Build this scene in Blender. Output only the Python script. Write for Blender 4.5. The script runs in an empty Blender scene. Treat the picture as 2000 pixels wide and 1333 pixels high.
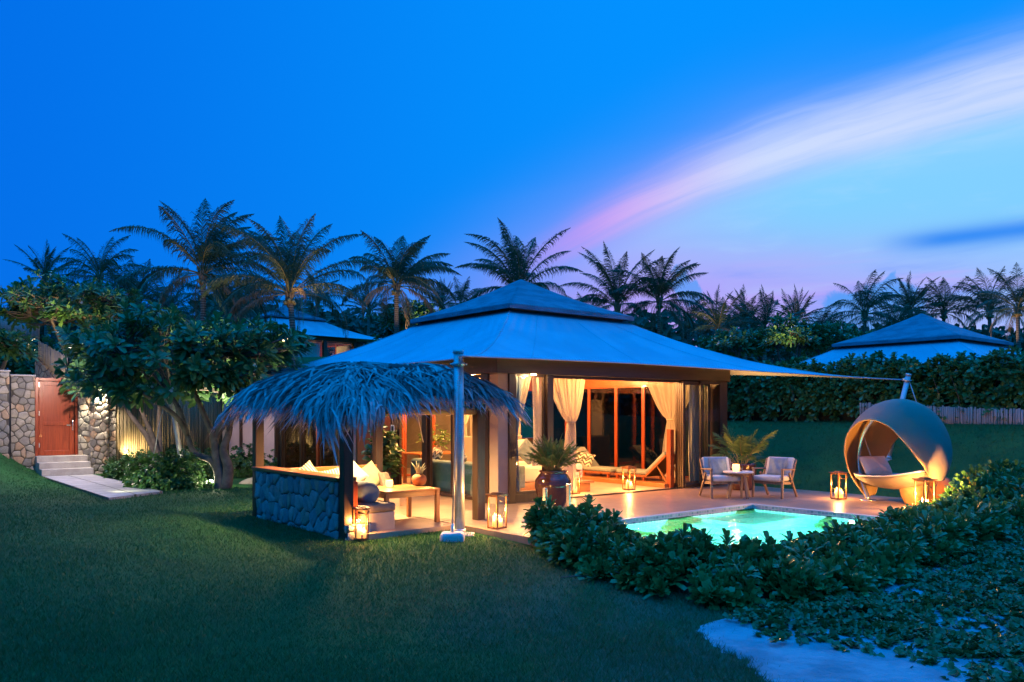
import bpy, math, random
import numpy as np
from mathutils import Vector, Matrix, Euler

random.seed(7)
RNG = np.random.default_rng(11)
SC = bpy.context.scene
COL = SC.collection
R = math.radians
PI = math.pi

# ---------------------------------------------------------------- layout
CAMZ = 1.69                       # eye height above the pool deck (deck is z = 0)
F = 1600.0                        # focal length in photo pixels (photo 2000 wide)
HOR = 808.0                       # horizon row of the photo
CX, CY = 0.21, 19.70              # centre of the villa
TH = math.atan2(0.630, 0.776)     # villa's front runs along u
UX, UY = math.cos(TH), math.sin(TH)

def W(u, v, z=0.0):               # villa coordinates -> world
    return Vector((CX + u*UX - v*UY, CY + u*UY + v*UX, z))

def toUV(x, y):
    dx, dy = x-CX, y-CY
    return dx*UX + dy*UY, -dx*UY + dy*UX

def GP(px, py, z=0.0):            # survey: point of a level plane at height z
    d = F*(CAMZ-z)/(py-HOR)
    return Vector(((px-1000.0)/F*d, d, z))

def DP(px, py, d):                # survey: point at a known distance
    return Vector(((px-1000.0)/F*d, d, CAMZ-(py-HOR)/F*d))

def sstep(x, a, b):
    t = np.clip((np.asarray(x, float)-a)/(b-a), 0, 1)
    return t*t*(3-2*t)

# ---------------------------------------------------------------- terrain height
def gz(x, y):
    x = np.asarray(x, float); y = np.asarray(y, float)
    u, v = toUV(x, y)
    z = -0.07 - 0.27*sstep(12.5-y, 0, 6.0)
    # lawn climbing to the gate side on the left
    r = -x-(4.4+0.39*y)
    f = y-23.0-0.86*(x+13.38)
    z = z + 0.85*np.log1p(np.exp(np.clip(r*4.0, -30, 7)))/4.0*(1-sstep(f, 0.4, 1.2)*sstep(-x, 8.2, 9.4))
    # lawn bank behind the deck, up to the tall hedge
    z = z + 1.55*sstep(u, 3.7, 8.6)*sstep(v, -13.5, -9.0)
    # hill terraces behind gate wall and bamboo fence
    f = y-23.0-0.86*(x+13.38)
    z = z + 2.45*sstep(f, 0.75, 1.6)*sstep(-x, 8.2, 9.4)
    z = z + 1.45*sstep(y, 28, 58)*sstep(-x, -10, 9)
    # pit for the pool shell
    inside = (u > -4.25)*(u < 0.40)*(v > -9.1)*(v < -6.25)
    z = np.where(inside, -2.2, z)
    return z

def gzf(x, y):
    return float(gz(x, y))

# ---------------------------------------------------------------- mesh builder
class MB:
    def __init__(self):
        self.v = []; self.f = []; self.m = []; self.s = []; self.n = 0
    def add(self, verts, faces, mat=0, smooth=False, M=None):
        verts = np.asarray(verts, float).reshape(-1, 3)
        if M is not None:
            A = np.array(M)
            verts = verts@A[:3, :3].T + A[:3, 3]
        self.v.append(verts)
        k = self.n
        for f in faces:
            self.f.append(tuple(i+k for i in f))
        self.m += [mat]*len(faces); self.s += [smooth]*len(faces)
        self.n += len(verts)
        return self
    def box(self, x0, x1, y0, y1, z0, z1, mat=0, M=None):
        v = [(x0,y0,z0),(x1,y0,z0),(x1,y1,z0),(x0,y1,z0),(x0,y0,z1),(x1,y0,z1),(x1,y1,z1),(x0,y1,z1)]
        f = [(3,2,1,0),(4,5,6,7),(0,1,5,4),(1,2,6,5),(2,3,7,6),(3,0,4,7)]
        return self.add(v, f, mat, False, M)
    def bar(self, a, b, w, d, mat=0, up=(0,0,1), taper=1.0):
        a = Vector(a); b = Vector(b); t = (b-a).normalized(); up = Vector(up)
        if abs(t.dot(up)) > 0.98: up = Vector((1,0,0)) if abs(t.x) < 0.9 else Vector((0,1,0))
        x = t.cross(up).normalized(); y = x.cross(t).normalized()
        v = []
        for p, k in ((a, 1.0), (b, taper)):
            for sx, sy in ((-1,-1),(1,-1),(1,1),(-1,1)):
                v.append(p + x*(sx*w*k/2) + y*(sy*d*k/2))
        f = [(0,1,2,3),(7,6,5,4),(4,5,1,0),(5,6,2,1),(6,7,3,2),(7,4,0,3)]
        return self.add(v, f, mat)
    def tube(self, pts, rad, n=8, mat=0, smooth=True, caps=True):
        pts = [Vector(p) for p in pts]
        if not hasattr(rad, '__len__'): rad = [rad]*len(pts)
        v = []; f = []
        prev = None
        for i, p in enumerate(pts):
            t = (pts[min(i+1, len(pts)-1)]-pts[max(i-1, 0)]).normalized()
            if prev is None:
                x = t.orthogonal().normalized()
            else:
                x = (prev - t*prev.dot(t)).normalized()
            prev = x
            y = t.cross(x)
            for k in range(n):
                a = 2*PI*k/n
                v.append(p + (x*math.cos(a)+y*math.sin(a))*rad[i])
        for i in range(len(pts)-1):
            for k in range(n):
                k2 = (k+1) % n
                f.append((i*n+k, i*n+k2, (i+1)*n+k2, (i+1)*n+k))
        self.add(v, f, mat, smooth)
        if caps:
            b = self.n-len(v)
            self.f.append(tuple(b+k for k in range(n))[::-1]); self.f.append(tuple(b+(len(pts)-1)*n+k for k in range(n)))
            self.m += [mat]*2; self.s += [False]*2
        return self
    def lathe(self, prof, n=24, mat=0, c=(0,0,0), smooth=True, M=None):
        v = []; f = []
        for r, z in prof:
            for k in range(n):
                a = 2*PI*k/n
                v.append((c[0]+r*math.cos(a), c[1]+r*math.sin(a), c[2]+z))
        for i in range(len(prof)-1):
            for k in range(n):
                k2 = (k+1) % n
                f.append((i*n+k, i*n+k2, (i+1)*n+k2, (i+1)*n+k))
        if prof[0][0] > 1e-4: f.append(tuple(range(n))[::-1])
        if prof[-1][0] > 1e-4: f.append(tuple((len(prof)-1)*n+k for k in range(n)))
        return self.add(v, f, mat, smooth, M)
    def grid(self, fn, nu, nv, mat=0, smooth=True, M=None, closed_u=False):
        v = [fn(i/nu, j/nv) for j in range(nv+1) for i in range(nu+1)]
        f = [(j*(nu+1)+i, j*(nu+1)+i+1, (j+1)*(nu+1)+i+1, (j+1)*(nu+1)+i) for j in range(nv) for i in range(nu)]
        return self.add(v, f, mat, smooth, M)
    def scatter(self, T, faces, X, mat=0, smooth=False):
        """many transformed copies of one small leaf: X is (m,n,3) ready vertices"""
        m, n = X.shape[:2]
        base = (np.arange(m)*n)[:, None]
        self.v.append(X.reshape(-1, 3))
        for f in faces:
            idx = base + np.array(f)[None] + self.n
            self.f += [tuple(r) for r in idx.tolist()]
        self.m += [mat]*(m*len(faces)); self.s += [smooth]*(m*len(faces))
        self.n += m*n
        return self
    def build(self, name, mats, parent=None, loc=None, rz=None, bevel=0, seg=2, solid=0, subsurf=0):
        me = bpy.data.meshes.new(name)
        V = np.concatenate(self.v) if self.v else np.zeros((0, 3))
        me.from_pydata(V.tolist(), [], self.f)
        if not isinstance(mats, (list, tuple)): mats = [mats]
        for m in mats: me.materials.append(m)
        me.polygons.foreach_set('material_index', self.m)
        me.polygons.foreach_set('use_smooth', self.s)
        me.update()
        o = bpy.data.objects.new(name, me)
        COL.objects.link(o)
        if parent is not None: o.parent = parent
        if loc is not None: o.location = loc
        if rz is not None: o.rotation_euler = (0, 0, rz)
        if solid:
            md = o.modifiers.new('solid', 'SOLIDIFY'); md.thickness = solid; md.offset = 0
        if subsurf:
            md = o.modifiers.new('sub', 'SUBSURF'); md.levels = subsurf; md.render_levels = subsurf
        if bevel:
            md = o.modifiers.new('bev', 'BEVEL'); md.width = bevel; md.segments = seg; md.limit_method = 'ANGLE'; md.angle_limit = R(40)
        return o

def thing(name, label, cat, loc=(0,0,0), rz=0.0, group=None):
    o = bpy.data.objects.new(name, None); COL.objects.link(o)
    o.location = loc; o.rotation_euler = (0, 0, rz); o.empty_display_size = 0.2
    return tag(o, label, cat, group)

def tag(o, label, cat, group=None):
    o['label'] = label; o['category'] = cat
    if group: o['group'] = group
    return o

def kind(o, k, label=None):
    o['kind'] = k
    if label: o['label'] = label
    return o

def kids(o):
    return [c for c in bpy.data.objects if c.parent == o]

def copy_tree(o, parent=None):
    c = o.copy(); COL.objects.link(c)
    if parent is not None: c.parent = parent
    for ch in kids(o): copy_tree(ch, c)
    return c

def place_copy(src, label, loc, rz, group=None, scale=None):
    c = copy_tree(src); c.location = loc; c.rotation_euler = (0, 0, rz); c['label'] = label
    if group: c['group'] = group
    if scale: c.scale = (scale,)*3
    return c

def light(name, typ, loc, energy, color, size=0.1, parent=None, **kw):
    d = bpy.data.lights.new(name, typ); d.energy = energy; d.color = color
    if typ == 'AREA': d.size = size
    else: d.shadow_soft_size = size
    o = bpy.data.objects.new(name, d); COL.objects.link(o); o.location = loc
    if parent is not None: o.parent = parent
    for k, v in kw.items():
        if k == 'aim':
            dirn = Vector(v) if parent is not None and kw.get('local') else Vector(v)
            o.rotation_euler = (dirn-Vector(loc)).to_track_quat('-Z', 'Y').to_euler()
        elif k == 'angle': d.spot_size = R(v)
        elif k == 'blend': d.spot_blend = v
    return o
# ---------------------------------------------------------------- node helpers
class E:
    def __init__(s, nt, sock): s.nt = nt; s.k = sock
    def _m(s, op, *a):
        n = s.nt.nodes.new('ShaderNodeMath'); n.operation = op
        for i, x in enumerate((s,)+a):
            if isinstance(x, E): s.nt.links.new(x.k, n.inputs[i])
            else: n.inputs[i].default_value = x
        return E(s.nt, n.outputs[0])
    def __add__(s, o): return s._m('ADD', o)
    __radd__ = __add__
    def __sub__(s, o): return s._m('SUBTRACT', o)
    def __rsub__(s, o): return (s*-1.0)+o
    def __mul__(s, o): return s._m('MULTIPLY', o)
    __rmul__ = __mul__
    def __truediv__(s, o): return s._m('DIVIDE', o)
    def mx(s, o): return s._m('MAXIMUM', o)
    def mn(s, o): return s._m('MINIMUM', o)
    def exp(s): return s._m('EXPONENT')
    def ss(s, a, b):
        n = s.nt.nodes.new('ShaderNodeMapRange'); n.interpolation_type = 'SMOOTHSTEP'
        inv = a > b
        s.nt.links.new(s.k, n.inputs[0])
        n.inputs[1].default_value = min(a, b); n.inputs[2].default_value = max(a, b)
        n.inputs[3].default_value = 1.0 if inv else 0.0; n.inputs[4].default_value = 0.0 if inv else 1.0
        return E(s.nt, n.outputs[0])

def mixc(nt, fac, a, b):
    n = nt.nodes.new('ShaderNodeMix'); n.data_type = 'RGBA'
    for i, x in ((0, fac), (6, a), (7, b)):
        if isinstance(x, E): nt.links.new(x.k, n.inputs[i])
        elif i: n.inputs[i].default_value = (x[0], x[1], x[2], 1)
        else: n.inputs[0].default_value = x
    return E(nt, n.outputs[2])

def newmat(name):
    m = bpy.data.materials.new(name); m.use_nodes = True
    nt = m.node_tree; b = nt.nodes['Principled BSDF']
    return m, nt, b

def coords(nt, kind='Object', scale=(1,1,1), rot=(0,0,0)):
    tc = nt.nodes.new('ShaderNodeTexCoord'); mp = nt.nodes.new('ShaderNodeMapping')
    nt.links.new(tc.outputs[kind], mp.inputs[0]); mp.inputs[3].default_value = scale; mp.inputs[2].default_value = rot
    return mp.outputs[0]

def noise(nt, vec, scale, detail=5, rough=0.55, dist=0.0):
    n = nt.nodes.new('ShaderNodeTexNoise'); n.inputs['Scale'].default_value = scale; n.inputs['Detail'].default_value = detail
    n.inputs['Roughness'].default_value = rough; n.inputs['Distortion'].default_value = dist
    nt.links.new(vec, n.inputs['Vector'])
    return E(nt, n.outputs['Fac'])

def bump(nt, b, h, strength, dist=0.02):
    n = nt.nodes.new('ShaderNodeBump'); n.inputs['Strength'].default_value = strength; n.inputs['Distance'].default_value = dist
    nt.links.new(h.k, n.inputs['Height'])
    nt.links.new(n.outputs[0], b.inputs['Normal'])
    return n

def setc(nt, b, c):
    nt.links.new(c.k, b.inputs['Base Color'])

def pm(name, c1, c2=None, scale=4, rough=0.6, bmp=0.0, bscale=None, metal=0.0, stretch=(1,1,1), coat=0.0, rvar=0.0, lo=0.35, hi=0.65, bdist=0.02, spec=0.5):
    m, nt, b = newmat(name)
    b.inputs['Roughness'].default_value = rough; b.inputs['Metallic'].default_value = metal
    b.inputs['Coat Weight'].default_value = coat; b.inputs['Specular IOR Level'].default_value = spec
    v = coords(nt, 'Object', stretch)
    n = noise(nt, v, scale)
    setc(nt, b, mixc(nt, n.ss(lo, hi), c1, c2 or tuple(x*0.75 for x in c1)))
    if rvar:
        nt.links.new((noise(nt, v, scale*1.7)*rvar+(rough-rvar*0.5)).k, b.inputs['Roughness'])
    if bmp:
        bump(nt, b, noise(nt, v, bscale or scale*4, 6), bmp, bdist)
    return m

def leafmat(name, c1, c2, rough=0.4, trans=0.25, nscale=0.8, c3=None):
    m, nt, b = newmat(name)
    b.inputs['Roughness'].default_value = rough
    g = nt.nodes.new('ShaderNodeNewGeometry')
    rnd = E(nt, g.outputs['Random Per Island'])
    v = coords(nt, 'Object')
    c = mixc(nt, (rnd*0.7+noise(nt, v, nscale, 2)*0.6-0.15).mn(1.0).mx(0.0), c1, c2)
    if c3: c = mixc(nt, rnd.ss(0.93, 0.97), c, c3)
    setc(nt, b, c)
    t = nt.nodes.new('ShaderNodeBsdfTranslucent'); nt.links.new(c.k, t.inputs[0])
    mx = nt.nodes.new('ShaderNodeMixShader'); mx.inputs[0].default_value = trans
    nt.links.new(b.outputs[0], mx.inputs[1]); nt.links.new(t.outputs[0], mx.inputs[2])
    nt.links.new(mx.outputs[0], nt.nodes['Material Output'].inputs[0])
    return m

def glassmat(name, tint=(0.9,0.95,0.95), refl=0.09, rough=0.02):
    m, nt, b = newmat(name)
    nt.nodes.remove(b)
    t = nt.nodes.new('ShaderNodeBsdfTransparent'); t.inputs[0].default_value = (*tint, 1)
    g = nt.nodes.new('ShaderNodeBsdfGlossy'); g.inputs['Roughness'].default_value = rough
    lw = nt.nodes.new('ShaderNodeLayerWeight'); lw.inputs[0].default_value = 0.5
    f = E(nt, lw.outputs['Facing'])._m('POWER', 4.0)*0.85+refl*0.6
    mx = nt.nodes.new('ShaderNodeMixShader'); nt.links.new(f.k, mx.inputs[0])
    nt.links.new(t.outputs[0], mx.inputs[1]); nt.links.new(g.outputs[0], mx.inputs[2])
    nt.links.new(mx.outputs[0], nt.nodes['Material Output'].inputs[0])
    return m

def sheermat(name, c, alpha=0.72):
    m, nt, b = newmat(name)
    nt.nodes.remove(b)
    d = nt.nodes.new('ShaderNodeBsdfDiffuse'); d.inputs[0].default_value = (*c, 1)
    t = nt.nodes.new('ShaderNodeBsdfTranslucent'); t.inputs[0].default_value = (*c, 1)
    a = nt.nodes.new('ShaderNodeMixShader'); a.inputs[0].default_value = 0.45
    nt.links.new(d.outputs[0], a.inputs[1]); nt.links.new(t.outputs[0], a.inputs[2])
    tr = nt.nodes.new('ShaderNodeBsdfTransparent')
    mx = nt.nodes.new('ShaderNodeMixShader'); mx.inputs[0].default_value = alpha
    nt.links.new(tr.outputs[0], mx.inputs[1]); nt.links.new(a.outputs[0], mx.inputs[2])
    nt.links.new(mx.outputs[0], nt.nodes['Material Output'].inputs[0])
    return m

def emit(name, c, s):
    m, nt, b = newmat(name)
    b.inputs['Base Color'].default_value = (*c, 1)
    b.inputs['Emission Color'].default_value = (*c, 1); b.inputs['Emission Strength'].default_value = s
    return m

def woodmat(name, c1, c2, axis='z', rough=0.4, scale=1.0, coat=0.0):
    st = {'x': (0.6, 9, 9), 'y': (9, 0.6, 9), 'z': (9, 9, 0.6)}[axis]
    m, nt, b = newmat(name)
    b.inputs['Roughness'].default_value = rough; b.inputs['Coat Weight'].default_value = coat
    v = coords(nt, 'Object', tuple(s*scale for s in st))
    n = noise(nt, v, 3.0, 7, 0.6, 0.6)
    setc(nt, b, mixc(nt, n.ss(0.3, 0.7), c1, c2))
    bump(nt, b, n, 0.25, 0.01)
    return m

def stonemat(name, cs, mortar, scale=3.2, stretch=(1,1,1.0)):
    m, nt, b = newmat(name)
    b.inputs['Roughness'].default_value = 0.85
    v = coords(nt, 'Object', stretch)
    wn = nt.nodes.new('ShaderNodeTexNoise'); wn.inputs['Scale'].default_value = 2.2; nt.links.new(v, wn.inputs['Vector'])
    va = nt.nodes.new('ShaderNodeVectorMath'); va.operation = 'MULTIPLY_ADD'
    nt.links.new(wn.outputs['Color'], va.inputs[0]); va.inputs[1].default_value = (0.22,)*3; nt.links.new(v, va.inputs[2])
    ve = nt.nodes.new('ShaderNodeTexVoronoi'); ve.feature = 'DISTANCE_TO_EDGE'; ve.inputs['Scale'].default_value = scale
    vc = nt.nodes.new('ShaderNodeTexVoronoi'); vc.inputs['Scale'].default_value = scale
    nt.links.new(va.outputs[0], ve.inputs['Vector']); nt.links.new(va.outputs[0], vc.inputs['Vector'])
    sp = nt.nodes.new('ShaderNodeSeparateColor'); nt.links.new(vc.outputs['Color'], sp.inputs[0])
    c = mixc(nt, E(nt, sp.outputs[0]), cs[0], cs[1])
    c = mixc(nt, E(nt, sp.outputs[1]).ss(0.6, 1.0), c, cs[2])
    fine = noise(nt, v, 22, 6)
    c = mixc(nt, fine.ss(0.35, 0.75)*0.4, c, tuple(x*0.45 for x in cs[0]))
    edge = E(nt, ve.outputs['Distance'])
    c = mixc(nt, edge.ss(0.05, 0.02), c, mortar)
    setc(nt, b, c)
    h = edge.ss(0.0, 0.09)*0.8+fine*0.25+E(nt, sp.outputs[2])*0.35
    bump(nt, b, h, 1.0, 0.06)
    return m

def wavemat(name, c1, c2, scale, axis='X', rough=0.6, bmp=0.6, profile='SIN', dist=0.0, stretch=(1,1,1), lo=0.3, hi=0.7, var=0.0):
    m, nt, b = newmat(name); b.inputs['Roughness'].default_value = rough
    v = coords(nt, 'Object', stretch)
    w = nt.nodes.new('ShaderNodeTexWave'); w.bands_direction = axis; w.wave_profile = profile
    w.inputs['Scale'].default_value = scale; w.inputs['Distortion'].default_value = dist; w.inputs['Detail'].default_value = 2
    nt.links.new(v, w.inputs['Vector'])
    e = E(nt, w.outputs['Fac'])
    c = mixc(nt, e.ss(lo, hi), c1, c2)
    if var: c = mixc(nt, noise(nt, v, 5, 5).ss(0.35, 0.7)*var, c, tuple(x*0.5 for x in c2))
    setc(nt, b, c)
    if bmp: bump(nt, b, e, bmp, 0.02)
    return m

M = {}
# ---- ground
def lawnmat():
    m, nt, b = newmat('lawn_turf'); b.inputs['Roughness'].default_value = 0.85; b.inputs['Specular IOR Level'].default_value = 0.15
    v = coords(nt, 'Object')
    big = noise(nt, v, 0.55, 4); mid = noise(nt, v, 2.2, 6, 0.65); fine = noise(nt, v, 38, 5, 0.7)
    c = mixc(nt, big.ss(0.35, 0.65), (0.014, 0.095, 0.024), (0.028, 0.135, 0.032))
    c = mixc(nt, mid.ss(0.45, 0.7)*0.75, c, (0.012, 0.060, 0.018))
    c = mixc(nt, fine.ss(0.45, 0.7)*0.6, c, (0.075, 0.13, 0.03))
    # sandy worn turf beside the beach, by its place on the ground
    sx = nt.nodes.new('ShaderNodeSeparateXYZ'); nt.links.new(v, sx.inputs[0])
    X = E(nt, sx.outputs[0]); Y = E(nt, sx.outputs[1])
    worn = (X+noise(nt, v, 0.9, 4)*1.6-0.8).ss(-1.6, 1.7)*Y.ss(11.5, 8.0)*noise(nt, v, 1.7, 5, 0.6).ss(0.3, 0.62)
    c = mixc(nt, worn*0.62, c, (0.16, 0.17, 0.12))
    setc(nt, b, c)
    bump(nt, b, fine*0.6+noise(nt, v, 120, 3), 0.8, 0.03)
    return m
M['lawn'] = lawnmat()
M['grass'] = leafmat('grass_blades', (0.008, 0.070, 0.018), (0.042, 0.175, 0.038), 0.6, 0.3, 0.7)
M['drygrass'] = leafmat('worn_grass_blades', (0.07, 0.12, 0.05), (0.16, 0.19, 0.10), 0.6, 0.3, 0.9)
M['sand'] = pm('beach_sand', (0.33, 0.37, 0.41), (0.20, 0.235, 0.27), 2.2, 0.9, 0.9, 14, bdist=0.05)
M['deck'] = None
def deckmat():
    m, nt, b = newmat('deck_tiles')
    v = coords(nt, 'Object')
    br = nt.nodes.new('ShaderNodeTexBrick'); br.offset = 0.5
    br.inputs['Scale'].default_value = 1.0; br.inputs['Brick Width'].default_value = 0.9; br.inputs['Row Height'].default_value = 0.45
    br.inputs['Mortar Size'].default_value = 0.004; br.inputs['Mortar Smooth'].default_value = 0.3
    br.inputs['Color1'].default_value = (0.36, 0.25, 0.18, 1); br.inputs['Color2'].default_value = (0.30, 0.20, 0.145, 1); br.inputs['Mortar'].default_value = (0.20, 0.14, 0.10, 1)
    nt.links.new(v, br.inputs['Vector'])
    n = noise(nt, coords(nt, 'Object', (1, 6, 1)), 4, 6)
    c = mixc(nt, n.ss(0.3, 0.75)*0.5, E(nt, br.outputs['Color']), (0.22, 0.14, 0.10))
    setc(nt, b, c)
    nt.links.new((noise(nt, v, 3, 4)*0.2+0.22).k, b.inputs['Roughness'])
    bump(nt, b, noise(nt, v, 14, 4)*0.6-E(nt, br.outputs['Fac']), 0.12, 0.01)
    return m
M['deck'] = deckmat()
M['patio'] = pm('patio_tiles', (0.42, 0.32, 0.22), (0.34, 0.25, 0.17), 3, 0.5, 0.1, 20)
def pavermat():
    m, nt, b = newmat('path_pavers'); b.inputs['Roughness'].default_value = 0.55
    v = coords(nt, 'Object')
    br = nt.nodes.new('ShaderNodeTexBrick'); br.offset = 0.0
    br.inputs['Scale'].default_value = 1.0; br.inputs['Brick Width'].default_value = 0.62; br.inputs['Row Height'].default_value = 0.62
    br.inputs['Mortar Size'].default_value = 0.018
    br.inputs['Color1'].default_value = (0.46, 0.45, 0.42, 1); br.inputs['Color2'].default_value = (0.36, 0.35, 0.33, 1); br.inputs['Mortar'].default_value = (0.05, 0.06, 0.04, 1)
    nt.links.new(v, br.inputs['Vector'])
    setc(nt, b, mixc(nt, noise(nt, v, 5).ss(0.4, 0.75)*0.5, E(nt, br.outputs['Color']), (0.25, 0.24, 0.22)))
    bump(nt, b, noise(nt, v, 12, 5)*0.5-E(nt, br.outputs['Fac']), 0.5, 0.02)
    return m
M['paver'] = pavermat()
M['steps'] = pm('step_stone', (0.42, 0.39, 0.35), (0.33, 0.30, 0.27), 4, 0.7, 0.3, 30)
# ---- building
M['canvas'] = pm('tent_canvas', (0.44, 0.50, 0.58), (0.37, 0.43, 0.51), 1.1, 0.75, 0.30, 2.6, bdist=0.05, spec=0.2)
M['shingle'] = pm('roof_felt', (0.20, 0.235, 0.29), (0.135, 0.165, 0.21), 2.2, 0.8, 0.6, 9, stretch=(1,1,3), bdist=0.04, spec=0.2)
M['dark'] = woodmat('dark_stained_timber', (0.035, 0.020, 0.013), (0.060, 0.034, 0.022), 'z', 0.35)
M['darkx'] = woodmat('dark_stained_beam', (0.035, 0.020, 0.013), (0.060, 0.034, 0.022), 'x', 0.35)
M['red'] = woodmat('red_hardwood', (0.36, 0.075, 0.020), (0.24, 0.042, 0.012), 'z', 0.32, coat=0.3)
M['gatewood'] = woodmat('gate_hardwood', (0.34, 0.050, 0.012), (0.22, 0.030, 0.008), 'z', 0.35, coat=0.2)
M['redx'] = woodmat('red_hardwood_long', (0.33, 0.11, 0.035), (0.22, 0.065, 0.020), 'x', 0.35)
M['teak'] = woodmat('teak', (0.40, 0.165, 0.050), (0.28, 0.105, 0.032), 'x', 0.4)
M['teakz'] = woodmat('teak_upright', (0.34, 0.15, 0.055), (0.24, 0.10, 0.035), 'z', 0.4)
M['plaster'] = pm('warm_plaster', (0.46, 0.36, 0.28), (0.40, 0.31, 0.24), 2, 0.8, 0.15, 30)
M['pink'] = pm('pale_shutter_panel', (0.62, 0.44, 0.38), (0.55, 0.38, 0.33), 2, 0.6, 0.1, 20)
M['white'] = pm('white_paint', (0.75, 0.74, 0.70), (0.70, 0.69, 0.65), 3, 0.6)
M['black'] = pm('black_plastic', (0.02, 0.02, 0.022), None, 3, 0.3)
M['glass'] = glassmat('window_glass', (0.96, 0.975, 0.97), 0.04)
M['darkglass'] = glassmat('darkened_glass', (0.30, 0.32, 0.34), 0.10)
M['lglass'] = glassmat('lantern_glass', (0.97, 0.97, 0.95), 0.02)
M['sheer'] = sheermat('sheer_voile', (0.72, 0.66, 0.56), 0.68)
M['drape'] = pm('blue_grey_drape', (0.30, 0.36, 0.38), (0.24, 0.29, 0.31), 4, 0.85)
M['floorin'] = pm('indoor_stone_floor', (0.50, 0.40, 0.28), (0.44, 0.34, 0.23), 2, 0.35, 0.03, 20)
def rubble(name, cs, rough=0.85):
    m, nt, b = newmat(name); b.inputs['Roughness'].default_value = rough
    g = nt.nodes.new('ShaderNodeNewGeometry'); rnd = E(nt, g.outputs['Random Per Island']); v = coords(nt, 'Object')
    n = noise(nt, v, 9, 7, 0.65); f = noise(nt, v, 45, 5)
    c = mixc(nt, rnd.ss(0.1, 0.9), cs[0], cs[1]); c = mixc(nt, ((rnd*7.31)._m('FRACT')).ss(0.62, 0.95), c, cs[2])
    c = mixc(nt, n.ss(0.35, 0.75)*0.5, c, tuple(x*0.5 for x in cs[1])); c = mixc(nt, f.ss(0.55, 0.75)*0.25, c, tuple(min(1, x*1.5) for x in cs[0]))
    setc(nt, b, c); bump(nt, b, n*0.8+f*0.3, 0.9, 0.03)
    return m
M['rub'] = rubble('fieldstones', ((0.38, 0.34, 0.275), (0.20, 0.19, 0.17), (0.42, 0.28, 0.17)))
M['rubblue'] = rubble('patio_fieldstones', ((0.36, 0.35, 0.33), (0.20, 0.205, 0.21), (0.38, 0.28, 0.20)))
M['mortar'] = pm('stone_mortar', (0.075, 0.068, 0.06), (0.05, 0.046, 0.042), 8, 0.95, 0.5, 30)
M['stone'] = stonemat('rubble_stone', ((0.42, 0.38, 0.31), (0.30, 0.29, 0.26), (0.50, 0.36, 0.24)), (0.05, 0.045, 0.04), 5.2)
M['stoneblue'] = stonemat('patio_rubble_stone', ((0.36, 0.35, 0.32), (0.24, 0.24, 0.24), (0.38, 0.30, 0.22)), (0.03, 0.03, 0.03), 5.6, (1, 1, 0.75))
M['stonewarm'] = stonemat('retaining_stone', ((0.40, 0.28, 0.18), (0.30, 0.22, 0.15), (0.48, 0.34, 0.2)), (0.10, 0.07, 0.05), 4.2)
M['bamboo'] = wavemat('bamboo_canes', (0.09, 0.065, 0.035), (0.42, 0.33, 0.18), 9.0, 'X', 0.55, 1.0, 'SIN', 0.4, (1,1,0.02), 0.1, 0.6, 0.6)
M['reed'] = wavemat('reed_screen', (0.34, 0.29, 0.24), (0.52, 0.46, 0.40), 16.0, 'X', 0.7, 0.7, 'SIN', 0.6, (1,1,0.03), 0.05, 0.5, 0.5)
M['blind'] = wavemat('bamboo_blind', (0.22, 0.16, 0.08), (0.50, 0.40, 0.22), 30.0, 'Z', 0.6, 0.6, 'SIN', 0.3, (0.05,0.05,1), 0.1, 0.6, 0.4)
M['thatch'] = leafmat('dry_palm_thatch', (0.13, 0.125, 0.13), (0.48, 0.455, 0.46), 0.65, 0.08, 1.0)
M['thatchbase'] = pm('thatch_underlay', (0.07, 0.05, 0.035), (0.04, 0.03, 0.02), 6, 0.9)
M['steel'] = pm('galvanised_steel', (0.55, 0.56, 0.57), (0.45, 0.46, 0.47), 6, 0.38, 0.1, 30, metal=0.55)
M['brushed'] = pm('brushed_steel', (0.72, 0.73, 0.70), (0.62, 0.63, 0.60), 6, 0.25, metal=0.9, stretch=(1,1,0.1))
M['concrete'] = pm('white_concrete', (0.62, 0.62, 0.60), (0.50, 0.50, 0.48), 6, 0.85, 0.4, 30)
M['rock'] = pm('garden_rock', (0.42, 0.36, 0.30), (0.28, 0.24, 0.20), 5, 0.85, 0.7, 12)
# ---- furniture
M['fabwhite'] = pm('cream_fabric', (0.74, 0.68, 0.56), (0.66, 0.60, 0.50), 8, 0.9, 0.2, 120)
M['linen'] = pm('white_linen', (0.80, 0.75, 0.66), (0.74, 0.69, 0.60), 3, 0.9, 0.3, 6)
M['fabsage'] = pm('sage_fabric', (0.34, 0.34, 0.22), (0.29, 0.29, 0.19), 8, 0.9, 0.2, 120)
M['fabgrey'] = pm('taupe_fabric', (0.22, 0.17, 0.14), (0.18, 0.14, 0.115), 8, 0.9, 0.2, 120)
M['fabblue'] = pm('blue_grey_fabric', (0.16, 0.22, 0.27), (0.12, 0.17, 0.22), 8, 0.9, 0.2, 120)
M['fabpale'] = pm('pale_grey_fabric', (0.50, 0.50, 0.47), (0.43, 0.43, 0.41), 8, 0.9, 0.2, 120)
M['mint'] = pm('grey_green_fabric', (0.27, 0.31, 0.26), (0.22, 0.26, 0.22), 8, 0.9, 0.2, 120)
M['teal'] = pm('teal_upholstery', (0.055, 0.150, 0.165), (0.040, 0.115, 0.130), 5, 0.7, 0.15, 100)
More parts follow.
